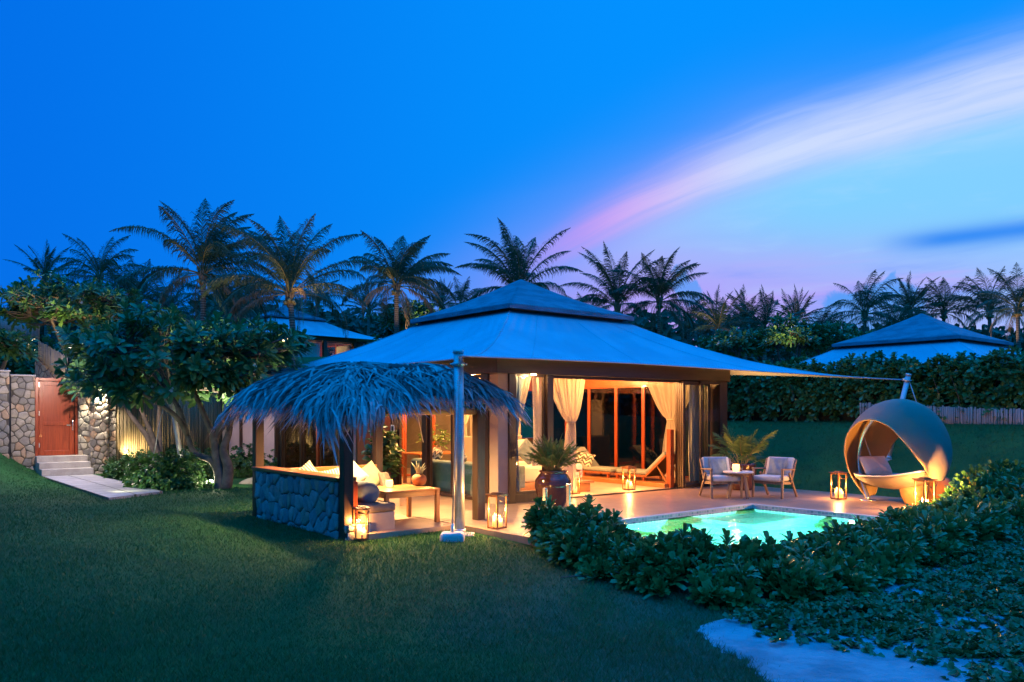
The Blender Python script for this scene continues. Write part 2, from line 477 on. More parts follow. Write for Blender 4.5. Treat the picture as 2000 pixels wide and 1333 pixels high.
def zigzag(name, c1, c2, s=9.0, amp=0.055, freq=5.0):
    m, nt, b = newmat(name); b.inputs['Roughness'].default_value = 0.9
    v = coords(nt, 'Object'); sx = nt.nodes.new('ShaderNodeSeparateXYZ'); nt.links.new(v, sx.inputs[0])
    X = E(nt, sx.outputs[0]); Y = E(nt, sx.outputs[1])
    zz = (X*freq)._m('PINGPONG', 0.5)*amp*4.0
    setc(nt, b, mixc(nt, ((Y+zz)*s)._m('PINGPONG', 0.5).ss(0.20, 0.30), c1, c2))
    return m
M['zig'] = zigzag('zigzag_fabric', (0.70, 0.62, 0.45), (0.10, 0.09, 0.07))
M['stripe'] = wavemat('striped_fabric', (0.10, 0.09, 0.08), (0.62, 0.58, 0.50), 7.0, 'X', 0.9, 0.0, 'SIN', 1.5)
M['rattan'] = wavemat('grey_rattan', (0.12, 0.095, 0.075), (0.36, 0.28, 0.21), 17.0, 'Z', 0.6, 0.7, 'SIN', 0.0)
M['rattanin'] = wavemat('honey_rattan', (0.36, 0.21, 0.08), (0.74, 0.48, 0.19), 20.0, 'Z', 0.6, 0.6, 'SIN', 0.0)
M['bronze'] = pm('copper_lantern_frame', (0.28, 0.12, 0.05), (0.18, 0.08, 0.035), 10, 0.4, metal=0.4)
M['wax'] = pm('candle_wax', (0.85, 0.70, 0.45), (0.82, 0.66, 0.42), 4, 0.5)
_m, _nt, _b = newmat('glowing_wax'); _b.inputs['Base Color'].default_value = (0.85, 0.70, 0.45, 1); _b.inputs['Emission Color'].default_value = (1.0, 0.42, 0.07, 1); _b.inputs['Emission Strength'].default_value = 1.6
M['wax'] = _m
M['flame'] = emit('candle_flame', (1.0, 0.55, 0.14), 28.0)
M['glaze'] = pm('brown_glazed_clay', (0.060, 0.020, 0.012), (0.10, 0.035, 0.018), 3, 0.14, 0.05, 6, coat=0.5)
M['clay'] = pm('tan_clay', (0.40, 0.22, 0.09), (0.28, 0.14, 0.055), 5, 0.6, 0.3, 14)
M['terracotta'] = pm('terracotta', (0.42, 0.16, 0.06), (0.32, 0.12, 0.045), 5, 0.6, 0.2, 14)
M['tabletop'] = pm('pale_table_top', (0.60, 0.55, 0.48), (0.52, 0.47, 0.41), 3, 0.45)
M['weather'] = woodmat('weathered_teak', (0.22, 0.14, 0.10), (0.15, 0.095, 0.065), 'z', 0.5)
M['lampglass'] = emit('amber_candle_glass', (1.0, 0.50, 0.12), 5.0)
M['bulb'] = emit('lamp_lens', (1.0, 0.92, 0.72), 60.0)
M['bulbwarm'] = emit('warm_lamp_lens', (1.0, 0.72, 0.38), 25.0)
M['book'] = pm('paper', (0.6, 0.55, 0.45), None, 3, 0.7)
# ---- plants
M['palm'] = leafmat('palm_frond', (0.035, 0.075, 0.040), (0.065, 0.115, 0.050), 0.4, 0.2, 0.5)
M['palmdry'] = leafmat('dry_palm_frond', (0.22, 0.14, 0.075), (0.34, 0.23, 0.13), 0.55, 0.15, 0.5)
M['rachis'] = pm('palm_stalk', (0.20, 0.17, 0.06), (0.28, 0.22, 0.09), 4, 0.5)
M['ptrunk'] = wavemat('palm_bark', (0.10, 0.075, 0.055), (0.26, 0.21, 0.165), 3.0, 'Z', 0.85, 0.8, 'SAW', 1.2)
M['frangi'] = leafmat('frangipani_leaf', (0.042, 0.130, 0.040), (0.105, 0.225, 0.060), 0.33, 0.25, 0.8)
M['fbark'] = pm('frangipani_bark', (0.15, 0.125, 0.10), (0.08, 0.068, 0.056), 6, 0.8, 0.5, 18)
M['blossom'] = leafmat('white_blossom', (0.75, 0.75, 0.70), (0.80, 0.76, 0.60), 0.6, 0.2)
M['scaev'] = leafmat('beach_shrub_leaf', (0.036, 0.150, 0.036), (0.110, 0.270, 0.068), 0.25, 0.2, 1.2, (0.22, 0.22, 0.05))
M['hedge'] = leafmat('hedge_leaf', (0.036, 0.140, 0.036), (0.090, 0.225, 0.058), 0.33, 0.2, 0.9)
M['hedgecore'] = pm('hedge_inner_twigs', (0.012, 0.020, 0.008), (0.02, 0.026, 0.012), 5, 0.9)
M['vine'] = leafmat('beach_vine_leaf', (0.035, 0.120, 0.032), (0.085, 0.200, 0.050), 0.3, 0.2, 1.5, (0.26, 0.20, 0.07))
M['shrub'] = leafmat('border_shrub_leaf', (0.035, 0.110, 0.028), (0.080, 0.180, 0.042), 0.35, 0.25, 1.2)
M['areca'] = leafmat('potted_palm_leaf', (0.070, 0.150, 0.035), (0.15, 0.23, 0.055), 0.4, 0.3, 1.5)
M['twig'] = pm('shrub_twig', (0.13, 0.10, 0.07), (0.08, 0.06, 0.045), 6, 0.85)
# ---- pool
def mosaic():
    m, nt, b = newmat('pool_mosaic'); b.inputs['Roughness'].default_value = 0.25
    v = coords(nt, 'Object', (1,1,1))
    s = nt.nodes.new('ShaderNodeSeparateXYZ'); nt.links.new(v, s.inputs[0])
    h = E(nt, s.outputs[0])+E(nt, s.outputs[1])
    cb = nt.nodes.new('ShaderNodeCombineXYZ'); nt.links.new(h.k, cb.inputs[0]); nt.links.new(s.outputs[2], cb.inputs[1])
    br = nt.nodes.new('ShaderNodeTexBrick'); br.offset = 0.0
    br.inputs['Scale'].default_value = 1.0; br.inputs['Brick Width'].default_value = 0.07; br.inputs['Row Height'].default_value = 0.052; br.inputs['Mortar Size'].default_value = 0.007
    br.inputs['Bias'].default_value = -0.1
    br.inputs['Color1'].default_value = (0.55, 0.68, 0.62, 1); br.inputs['Color2'].default_value = (0.12, 0.30, 0.29, 1); br.inputs['Mortar'].default_value = (0.6, 0.66, 0.62, 1)
    nt.links.new(cb.outputs[0], br.inputs['Vector']); nt.links.new(br.outputs['Color'], b.inputs['Base Color'])
    return m
M['mosaic'] = mosaic()
M['poolwall'] = pm('pool_plaster', (0.16, 0.66, 0.58), (0.12, 0.58, 0.52), 2.5, 0.6)
def watermat():
    m, nt, b = newmat('pool_water'); nt.nodes.remove(b)
    v = coords(nt, 'Object')
    rf = nt.nodes.new('ShaderNodeBsdfRefraction'); rf.inputs['IOR'].default_value = 1.33; rf.inputs['Roughness'].default_value = 0.0
    rf.inputs[0].default_value = (0.86, 0.98, 0.96, 1)
    gl = nt.nodes.new('ShaderNodeBsdfGlossy'); gl.inputs['Roughness'].default_value = 0.03
    fr = nt.nodes.new('ShaderNodeFresnel'); fr.inputs[0].default_value = 1.33
    h = noise(nt, coords(nt, 'Object', (1, 1.6, 1)), 2.6, 4, 0.55, 0.6)
    bp = nt.nodes.new('ShaderNodeBump'); bp.inputs['Strength'].default_value = 0.55; bp.inputs['Distance'].default_value = 0.05
    nt.links.new(h.k, bp.inputs['Height'])
    for n in (rf, gl, fr): nt.links.new(bp.outputs[0], n.inputs['Normal'])
    mx = nt.nodes.new('ShaderNodeMixShader'); nt.links.new(fr.outputs[0], mx.inputs[0])
    nt.links.new(rf.outputs[0], mx.inputs[1]); nt.links.new(gl.outputs[0], mx.inputs[2])
    nt.links.new(mx.outputs[0], nt.nodes['Material Output'].inputs[0])
    return m
M['water'] = watermat()
# ---------------------------------------------------------------- sky
def build_world():
    w = bpy.data.worlds.new('World'); SC.world = w; w.use_nodes = True
    nt = w.node_tree; bg = nt.nodes['Background']
    tc = nt.nodes.new('ShaderNodeTexCoord'); sp = nt.nodes.new('ShaderNodeSeparateXYZ')
    nt.links.new(tc.outputs['Generated'], sp.inputs[0])
    x, y, z = (E(nt, sp.outputs[i]) for i in range(3))
    az = x._m('ARCTAN2', y); el = z._m('ARCSINE')
    def nz(sa, se, scale, detail=4, off=0.0):
        cb = nt.nodes.new('ShaderNodeCombineXYZ')
        nt.links.new((az*sa+off).k, cb.inputs[0]); nt.links.new((el*se+az*(-sa*0.35)).k, cb.inputs[1])
        return noise(nt, cb.outputs[0], scale, detail, 0.55, 0.4)
    def nzd(sa, sd, scale, dd, detail=5, off=0.0):
        cb = nt.nodes.new('ShaderNodeCombineXYZ')
        nt.links.new((az*sa+off).k, cb.inputs[0]); nt.links.new((dd*sd).k, cb.inputs[1])
        return noise(nt, cb.outputs[0], scale, detail, 0.6, 0.5)
    mix = lambda f, a, b: mixc(nt, f, a, b)
    base = mix(az.ss(-0.75, 0.25), (0.0, 0.15, 0.80), (0.0, 0.285, 1.0))
    base = mix(el.ss(0.10, 0.0)*0.25, base, (0.02, 0.20, 0.85))
    base = mix((az*az).ss(1.2, 4.5), base, (0.0, 0.20, 0.70))
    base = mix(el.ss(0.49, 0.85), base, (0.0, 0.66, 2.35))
    wob = nz(3, 9, 1.0, 3)*0.03-0.015
    c = az*0.50-az*az*0.39+0.172
    d = el-c+wob
    side = az.ss(-0.25, 0.10)*az.ss(1.15, 0.75)
    # violet veil over the band
    veil = (d*d*-1.0/(0.0045)).exp()*az.ss(-0.30, 0.02)*az.ss(0.55, 0.15)*0.42
    base = mix(veil, base, (0.30, 0.36, 1.0))
    # glow underneath the band
    below = d.ss(0.012, -0.045)*az.ss(-0.12, 0.20)*az.ss(1.4, 0.8)
    glow = mix(az.ss(0.06, 0.38)*el.ss(0.12, 0.22), (0.38, 0.52, 1.0), (0.24, 0.66, 1.0))
    glow = mix(el.ss(0.245, 0.12)*az.ss(0.62, 0.18)*0.85, glow, (0.50, 0.34, 0.96))
    base = mix(below*0.92, base, glow)
    st = nz(2.2, 19, 1.5, 5)
    base = mix(st.ss(0.50, 0.70)*below*el.ss(0.22, 0.14)*0.55, base, (0.13, 0.30, 0.98))
    st2 = nz(2.0, 16, 1.9, 5, 4.3)
    base = mix(st2.ss(0.48, 0.70)*below*el.ss(0.21, 0.10)*0.60, base, (0.62, 0.38, 0.94))
    st3 = nz(2.6, 13, 2.4, 6, 9.1)
    base = mix(st3.ss(0.50, 0.72)*d.ss(-0.01, -0.05)*az.ss(0.15, 0.35)*0.35, base, (0.42, 0.70, 1.0))
    # the bright band of high cloud
    sig = az.mx(0.0)*0.043+0.014
    sig2 = sig*(d.ss(-0.004, 0.004)*(az.ss(0.2, 0.5)*-0.35+0.45)+0.95)
    wisp = nzd(3.2, 34, 1.1, d, 7)
    q = (d+(wisp-0.5)*sig*0.9)/sig2
    band = (q*q*-1.0).exp()*az.ss(-0.06, 0.16)*az.ss(1.3, 0.9)
    bcol = mix(az.ss(0.05, 0.32), (0.68, 0.33, 0.90), (0.64, 0.74, 1.0))
    base = mix(band*(nzd(2.6, 46, 1.4, d, 7, 3.1).ss(0.15, 0.65)*0.42+0.52), base, bcol)
    # dark streak low on the right
    q = (el-0.172-az*0.028+wob*0.5)/0.011
    base = mix((q*q*-1.0).exp()*az.ss(0.40, 0.49)*az.ss(1.0, 0.7)*0.85, base, (0.0, 0.22, 0.92))
    # cumulus heads behind the palms
    n1 = nz(26, 26, 1.7, 7)*0.060-0.030
    cum = None
    for (a0, e0, r0) in ((0.381, 0.112, 0.024), (0.432, 0.117, 0.030), (0.407, 0.098, 0.034), (0.205, 0.150, 0.017), (0.36, 0.085, 0.03)):
        da = az-a0; de = el-e0
        f = ((da*da+de*de)._m('SQRT')+n1).ss(r0+0.006, r0-0.003)
        cum = f if cum is None else cum.mx(f)
    base = mix(cum*0.7, base, (0.03, 0.33, 0.93))
    sky = nt.nodes.new('ShaderNodeTexSky'); sky.sky_type = 'NISHITA'; sky.sun_disc = False
    sky.sun_elevation = R(-2.0); sky.sun_rotation = R(28.0)
    b2 = nt.nodes.new('ShaderNodeBackground'); nt.links.new(sky.outputs[0], b2.inputs[0]); b2.inputs[1].default_value = 0.006
    base = mix(el.ss(0.0, -0.05), base, (0.002, 0.006, 0.012))
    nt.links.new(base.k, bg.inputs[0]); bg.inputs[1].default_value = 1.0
    ad = nt.nodes.new('ShaderNodeAddShader')
    nt.links.new(bg.outputs[0], ad.inputs[0]); nt.links.new(b2.outputs[0], ad.inputs[1])
    nt.links.new(ad.outputs[0], nt.nodes['World Output'].inputs[0])
build_world()

# ---------------------------------------------------------------- terrain
def axis(parts):
    a = []
    for lo, hi, st in parts: a += list(np.arange(lo, hi, st))
    return np.array(a)
xs = axis([(-600, -60, 60), (-60, -24, 3), (-24, 14, 0.3), (14, 60, 2), (60, 661, 60)])
ys = axis([(-200, -20, 30), (-20, 2, 2), (2, 31, 0.3), (31, 66, 1.5), (66, 120, 8), (120, 1200, 120)])
XX, YY = np.meshgrid(xs, ys)
ZZ = gz(XX, YY)
V = np.stack([XX, YY, ZZ], -1).reshape(-1, 3)
nx, ny = len(xs), len(ys)
I = np.arange((ny-1)*nx).reshape(ny-1, nx)[:, :-1].reshape(-1)
mb = MB(); mb.add(V, np.stack([I, I+1, I+nx+1, I+nx], -1).tolist(), 0, True)
kind(mb.build('lawn', M['lawn']), 'structure')

def sand_edge(x, y):
    """metres inside the sand, measured across its margin with the turf"""
    u, v = toUV(x, y)
    w = 0.16*np.sin(2.6*x+1.1*y)+0.09*np.sin(6.1*y-2.3*x)+0.05*np.sin(13*x+9*y)+0.03*np.sin(29*y-17*x)
    return np.minimum(u-(-6.55+0.62*(v+10.4))+w, -10.25-v)
gx = np.arange(0.8, 9.5, 0.035); gy = np.arange(3.2, 13.0, 0.035)
X, Y = np.meshgrid(gx, gy); Z = gz(X, Y)+0.026+0.010*np.sin(X*3.1+Y*2)*np.sin(Y*4.3-X)+0.004*np.sin(X*11+Y*7)*np.sin(Y*13-X*9)
d = sand_edge(X, Y); Z = Z-0.035*np.clip(1-d/0.12, 0, 1.2)
ok = (d > -0.02) & (X < 0.72*Y+0.5)
cell = ok[:-1, :-1] & ok[1:, :-1] & ok[:-1, 1:] & ok[1:, 1:]
jj, ii = np.nonzero(cell); n = len(gx); a = jj*n+ii
used = np.zeros(X.size, bool)
for q in (a, a+1, a+n+1, a+n): used[q] = True
remap = np.cumsum(used)-1
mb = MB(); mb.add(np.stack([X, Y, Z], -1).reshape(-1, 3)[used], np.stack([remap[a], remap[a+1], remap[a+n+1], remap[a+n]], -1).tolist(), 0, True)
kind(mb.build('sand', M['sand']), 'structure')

# grass blades over the visible lawn
def in_lawn_mask(x, y):
    u, v = toUV(x, y)
    ok = np.ones(x.shape, bool)
    ok &= ~((u > -5.5) & (u < 3.8) & (v > -10.2) & (v < -4))               # deck, pool, hedge
    ok &= ~((u > -7.05) & (u <= -3.1) & (v > -5.0) & (v < -1.2))   # patio
    ok &= ~((u > -5.36) & (u < 3.86) & (v > -4) & (v < 12))
    ok &= ~((u > -7.6) & (v < -10.2) & (sand_edge(x, y) > 0.02+0.10*RNG.exponential(1.0, x.shape)))
    ok &= ~((u > -5.4) & (v > -10.3) & (v < 3.3) & (u < 3.9))
    return ok
def grass():
    n = 430000
    t = RNG.random(n)
    y0, y1 = 4.6, 27.0
    y = (y0**-0.45+(y1**-0.45-y0**-0.45)*t)**(-1/0.45)
    x = (RNG.random(n)*1.6-0.80)*y*1.02
    k = in_lawn_mask(x, y) & (x < 0.66*y+1)
    k &= ~path_mask(x, y)
    x, y = x[k], y[k]; n = len(x); z = gz(x, y)
    patch = 0.5+0.5*np.sin(x*1.3+0.7*np.sin(y*0.9))*np.sin(y*1.1+0.8*np.sin(x*0.8))
    h = (0.018+0.030*RNG.random(n))*(0.7+0.6*patch)*(1+0.02*y)
    w = (0.0022+0.0018*RNG.random(n))*(1+0.09*np.maximum(y-5, 0))
    a = RNG.random(n)*2*PI; lean = 0.35+0.75*RNG.random(n)
    la = RNG.random(n)*2*PI
    X = np.zeros((n, 3, 3))
    X[:, 0] = np.stack([x-np.cos(a)*w, y-np.sin(a)*w, z-0.004], -1)
    X[:, 1] = np.stack([x+np.cos(a)*w, y+np.sin(a)*w, z-0.004], -1)
    X[:, 2] = np.stack([x+np.cos(la)*h*lean, y+np.sin(la)*h*lean, z+h], -1)
    dry = (x+1.2*np.sin(y*1.7)*0.5 > -0.9+1.4*RNG.random(n)) & (y < 9.5+1.5*RNG.random(n)) & (RNG.random(n) < 0.55)
    m = MB(); m.scatter(None, [(0, 1, 2)], X[~dry], 0); m.scatter(None, [(0, 1, 2)], X[dry], 1)
    kind(m.build('grass', [M['grass'], M['drygrass']]), 'stuff', 'short green lawn grass around the villa')

# ---------------------------------------------------------------- path and gate
PZ = -0.015
pa = GP(83, 931, PZ); pb = pa+Vector((UX*1.28, UY*1.28, 0)); pd = pa+Vector((UY*7.2, -UX*7.2, 0)); pc = pb+Vector((UY*6.4, -UX*6.4, 0))
PATH_Q = (pa, pb, pc, pd)
def path_mask(x, y):
    ok = np.ones(np.shape(x), bool)
    q = [p for p in PATH_Q]
    for i in range(4):
        a, b = q[i], q[(i+1) % 4]
        ok &= ((b.x-a.x)*(y-a.y)-(b.y-a.y)*(x-a.x)) < 0.02
    return ok
GA = TH
steps_dir = Vector((UX, UY, 0)); steps_in = Vector((-UY, UX, 0))
PT0 = pa
# flat slab, laid level
lp = [Vector((p.x, p.y, PZ)) for p in PATH_Q]
ang = math.atan2(pd.y-pa.y, pd.x-pa.x)
mb = MB()
loc = []
for p in PATH_Q:
    d = p-pa; loc.append((d.x*math.cos(ang)+d.y*math.sin(ang), -d.x*math.sin(ang)+d.y*math.cos(ang)))
v = [(a, b, z) for z in (-0.3, 0.0) for a, b in loc]
mb.add(v, [(0,1,2,3), (7,6,5,4), (4,5,1,0), (5,6,2,1), (6,7,3,2), (7,4,0,3)])
kind(mb.build('path', M['paver'], None, (pa.x, pa.y, PZ), ang, bevel=0.01), 'structure')
grass()

# deck and patio ------------------------------------------------
VR = TH
root0 = W(0, 0, 0)
mb = MB()
mb.box(-5.35, -4.15, -6.17-0.9, -3.0, -0.4, 0)          # left part of the deck, beside the pool
mb.box(-4.15, 0.48, -6.17, -3.0, -0.4, 0)               # in front of the villa
mb.box(0.48, 3.85, -9.3, -2.6, -0.4, 0)                 # right of the pool
mb.box(-5.35, -3.0, -3.0, 3.2, -0.4, 0)                 # along the side front
mb.box(-4.15-0.0, 0.48, -9.5, -9.1, -0.4, -0.02)        # far coping under the hedge
deck = kind(mb.build('pool_deck', M['deck'], None, root0, VR, bevel=0.006), 'structure')
mb = MB(); mb.box(-7.0, -5.35, -4.95, -1.2, -0.4, -0.005)
kind(mb.build('patio', M['patio'], None, root0, VR, bevel=0.006), 'structure')
# pool -------------------------------------------------------------
PU0, PU1, PV0, PV1 = -4.15, 0.48, -9.1, -6.17
mb = MB()
def inbox(mb, u0, u1, v0, v1, z0, z1, mat):
    v = [(u0,v0,z0),(u1,v0,z0),(u1,v1,z0),(u0,v1,z0),(u0,v0,z1),(u1,v0,z1),(u1,v1,z1),(u0,v1,z1)]
    mb.add(v, [(0,1,2,3)], 1)
    mb.add(v, [(4,5,1,0),(5,6,2,1),(6,7,3,2),(7,4,0,3)], mat)
inbox(mb, PU0+0.002, PU1-0.002, PV0+0.002, PV1-0.002, -1.35, -0.155, 1)
v = []
e = 0.003
for z in (-0.155, 0.001):
    v += [(PU0+e,PV0+e,z),(PU1-e,PV0+e,z),(PU1-e,PV1-e,z),(PU0+e,PV1-e,z)]
mb.add(v, [(4,5,1,0),(5,6,2,1),(6,7,3,2),(7,4,0,3)], 0)
# mosaic rim laid on the coping
for a in ((PU0-0.10, PU1+0.10, PV1, PV1+0.10), (PU1, PU1+0.10, PV0, PV1)):
    mb.box(a[0], a[1], a[2], a[3], -0.02, 0.006, 0)
# underwater bench in the far corner and steps
mb.box(PU1-1.55, PU1-0.01, PV1-1.05, PV1-0.01, -1.34, -0.42, 1)
mb.box(PU1-2.0, PU1-1.55, PV1-0.9, PV1-0.01, -1.34, -0.75, 1)
kind(mb.build('pool_basin', [M['mosaic'], M['poolwall']], None, root0, VR), 'structure', 'turquoise pool shell with a mosaic rim')
mb = MB()
mb.grid(lambda i, j: (PU0+e+(PU1-PU0-2*e)*i, PV0+e+(PV1-PV0-2*e)*j, -0.085), 2, 2)
kind(mb.build('water', M['water'], None, root0, VR), 'structure')
# ---------------------------------------------------------------- rubble masonry, one bulging stone per cell
def stones(mb, w, h, put, s, seed, depth=0.035, mat=0, aspect=1.0, wrap=False):
    rr = random.Random(seed); sx = s*aspect; sy = s/aspect
    nx_, ny_ = max(2, int(round(w/sx))), max(2, int(round(h/sy)))
    pts = {}
    for j in range(-1, ny_+1):
        for i in range(-1, nx_+1):
            pts[i, j] = ((i+0.5+0.5*(j % 2)+rr.uniform(-0.42, 0.42))*w/nx_, (j+0.5+rr.uniform(-0.40, 0.40))*h/ny_)
    for (i, j), (px, py) in pts.items():
        if not (-0.3*s < px < w+0.3*s and -0.3*s < py < h+0.3*s): continue
        poly = [(0, 0), (w, 0), (w, h), (0, h)]
        for dj in (-2, -1, 0, 1, 2):
            for di in (-2, -1, 0, 1, 2):
                q = pts.get((i+di, j+dj))
                if q is None or (di == 0 and dj == 0): continue
                mx_, my_ = (px+q[0])/2, (py+q[1])/2; nx2, ny2 = q[0]-px, q[1]-py
                out = []
                for k in range(len(poly)):
                    a, b = poly[k], poly[(k+1) % len(poly)]
                    da = (a[0]-mx_)*nx2+(a[1]-my_)*ny2; db = (b[0]-mx_)*nx2+(b[1]-my_)*ny2
                    if da <= 0: out.append(a)
                    if da*db < 0:
                        t = da/(da-db); out.append((a[0]+(b[0]-a[0])*t, a[1]+(b[1]-a[1])*t))
                poly = out
                if len(poly) < 3: break
            if len(poly) < 3: break
        if len(poly) < 3: continue
        cx_ = sum(p[0] for p in poly)/len(poly); cy_ = sum(p[1] for p in poly)/len(poly)
        g = 0.010; n = len(poly)
        hh = depth*rr.uniform(0.55, 1.25); tx, ty = rr.uniform(-0.12, 0.12), rr.uniform(-0.12, 0.12)
        rings = []
        for k, z in ((0.0, -0.01), (0.0, hh*0.55), (0.020, hh*0.9), (0.05, hh)):
            ring = []
            for p in poly:
                dx, dy = p[0]-cx_, p[1]-cy_; L = math.hypot(dx, dy)+1e-6
                f = max(0.15, 1-(g+k)/L); x, y = cx_+dx*f, cy_+dy*f
                ring.append(put(x, y, z+(tx*dx*f+ty*dy*f if z > 0 else 0)))
            rings.append(ring)
        v = [q for r_ in rings for q in r_]+[put(cx_, cy_, hh*1.04)]
        f = []
        for r_ in range(3):
            for k in range(n): f.append((r_*n+k, r_*n+(k+1) % n, (r_+1)*n+(k+1) % n, (r_+1)*n+k))
        for k in range(n): f.append((3*n+k, 3*n+(k+1) % n, 4*n))
        mb.add(v, f, mat, True)

# ---------------------------------------------------------------- the tented roof, shared shape
def roof_parts(root, sc=1.0):
    A0, A1, Z0, ZN, ZP = 1.78, 6.22, 3.84, 2.70, 2.46
    mid = 3.86
    m = MB()
    def side(k):
        c, s = math.cos(k*PI/2), math.sin(k*PI/2)
        def fn(i, j):
            q = 2*i-1; t = j
            out0, al0 = A0, q*A0
            bo = mid+(A1-mid)*abs(q)**2.3; al1 = q*A1
            zb = ZN+(ZP-ZN)*q*q
            o = out0+(bo-out0)*t; a = al0+(al1-al0)*t
            sag = (0.30+0.92*q*q)*t*(1-t)
            z = Z0+(zb-Z0)*t-sag
            wr = 0.014*math.sin(q*19+2.5*t+k)*math.sin(PI*t)*(1-abs(q))+0.010*math.sin(q*47+k*2)*(1-t)**2*min(1, 8*t)+0.012*math.sin(abs(q)*60*(1-0.4*t))*max(0, abs(q)-0.55)*t*(1-t)*4
            # outward is -y for side 0
            x, y = a, -o
            return ((x*c-y*s)*sc, (x*s+y*c)*sc, (z+wr)*sc)
        return fn
    for k in range(4): m.grid(side(k), 80, 26, 0, True)
    cv = m.build('canopy', M['canvas'], root, solid=0.012)
    # seams along the hips and a hem rope: one sub-part
    m = MB()
    for k in range(4):
        fn = side(k)
        m.tube([Vector(fn(i/40, 1.0)) for i in range(41)], 0.014*sc, 6, 0, True)
        m.tube([Vector(fn(0.0, j/20))+Vector((0,0,0.008)) for j in range(21)], 0.012*sc, 6, 0, True)
    m.build('hem', M['canvas'], cv)
    for q in (0.22, 0.5, 0.78):
        for k in range(4):
            m = MB(); fn = side(k); m.tube([Vector(fn(q, j/20))+Vector((0,0,0.006)) for j in range(21)], 0.009*sc, 5, 0, True)
            m.build('seam', M['canvas'], cv)
    # the small upper roof
    m = MB(); E0, ZE, ZA = 1.90, 3.97, 4.90
    def top(k):
        c, s = math.cos(k*PI/2), math.sin(k*PI/2)
        def fn(i, j):
            q = 2*i-1; o = 0.02+(E0-0.02)*j; a = q*o
            z = ZA+(ZE-ZA)*(0.86*j+0.14*j*j)*1.0-0.10*math.sin(PI*j)*0.9
            x, y = a, -o
            return ((x*c-y*s)*sc, (x*s+y*c)*sc, z*sc)
        return fn
    for k in range(4): m.grid(top(k), 16, 14, 0, True)
    up = m.build('upper_roof', M['shingle'], root, solid=0.02)
    m = MB()
    for k in range(4):
        fn = top(k)
        a, b = Vector(fn(0, 1)), Vector(fn(1, 1))
        m.bar(a+Vector((0,0,-0.035*sc)), b+Vector((0,0,-0.035*sc)), 0.05*sc, 0.09*sc)
    m.build('fascia', M['shingle'], up)
    m = MB()
    h = 1.70*sc
    for k in range(4):
        c, s = math.cos(k*PI/2), math.sin(k*PI/2)
        p = [(-h, -h), (h, -h)]
        q = [Vector((x*c-y*s, x*s+y*c, 0)) for x, y in p]
        for zz in (3.70, 3.80, 3.88): m.bar(q[0]+Vector((0,0,zz*sc)), q[1]+Vector((0,0,zz*sc)), 0.05, 0.085*sc)
    m.build('roof_vent', M['darkx'], root)
    return cv

def frame_rect(mb, a, b, z0, z1, w, d, mat=0):
    """timber frame round an opening between plan points a and b"""
    a = Vector((a[0], a[1], 0)); b = Vector((b[0], b[1], 0)); t = (b-a).normalized()
    for p in (a+t*w/2, b-t*w/2): mb.bar(p+Vector((0,0,z0)), p+Vector((0,0,z1)), w, d, mat, up=t.cross(Vector((0,0,1))))
    for z in (z0+w/2, z1-w/2): mb.bar(a+t*w+Vector((0,0,z)), b-t*w+Vector((0,0,z)), d, w*0.998, mat)

def pane(parent, a, b, z0, z1, mat='glass', name='glass'):
    a = Vector((a[0], a[1], 0)); b = Vector((b[0], b[1], 0)); t = (b-a).normalized(); n = Vector((-t.y, t.x, 0))*0.004
    m = MB()
    q = [a-n, b-n, b+n, a+n]
    v = [(p.x, p.y, z) for z in (z0, z1) for p in q]
    m.add(v, [(3,2,1,0),(4,5,6,7),(0,1,5,4),(1,2,6,5),(2,3,7,6),(3,0,4,7)])
    return m.build(name, M[mat], parent)

def window(root, a, b, z0, z1, w=0.06, d=0.06, fm='dark', gm='glass', name='window'):
    m = MB(); frame_rect(m, a, b, z0, z1, w, d)
    f = m.build(name, M[fm], root, bevel=0.004)
    A = Vector(a); B = Vector(b); t = (B-A).normalized()
    pane(f, A+t*w*0.8, B-t*w*0.8, z0+w*0.8, z1-w*0.8, gm)
    return f

# ---------------------------------------------------------------- main villa
villa = thing('villa', 'open-fronted pool villa under a blue two-tier tented roof, lit from inside', 'villa', W(0,0,0), TH)
L0, R0, B0 = -3.2, 3.55, 3.2        # left wall, right wall, back wall; front at v = -3.2
canopy = roof_parts(villa)
FV = -3.2
m = MB(); m.box(L0+0.02, R0, FV+0.02, B0, -0.35, 0.004); m.build('floor', M['floorin'], villa)
m = MB()
m.box(1.78, R0-0.1, -2.95, 2.9, 0.004, 0.10); m.build('platform', M['teak'], villa, bevel=0.008)
m = MB(); m.box(L0+0.05, R0-0.05, FV+0.06, B0-0.05, 2.66, 2.70); m.build('ceiling', M['teak'], villa)
# ring beams
m = MB(); m.box(L0-0.12, 3.72, FV-0.12, FV+0.05, 2.44, 2.76); m.build('front_beam', M['darkx'], villa, bevel=0.006)
m = MB(); m.box(L0-0.115, L0+0.05, FV+0.052, B0, 2.44, 2.755); m.build('side_beam', M['dark'], villa, bevel=0.006)
m = MB(); m.box(R0-0.06, R0+0.10, FV+0.052, B0, 2.42, 2.755); m.build('side_beam', M['redx'], villa, bevel=0.006)
m = MB(); m.box(L0, R0, B0, B0+0.15, 2.40, 2.755); m.build('back_beam', M['redx'], villa, bevel=0.006)
m = MB(); m.box(-1.86, R0-0.4, FV+0.06, FV+0.10, 2.385, 2.655); m.build('door_track', M['darkx'], villa)
m = MB()
for q in (-3.24, -3.17, -3.10): m.box(-1.86, 2.05, q-0.012, q+0.012, 0.002, 0.012)
m.build('floor_track', M['black'], villa)
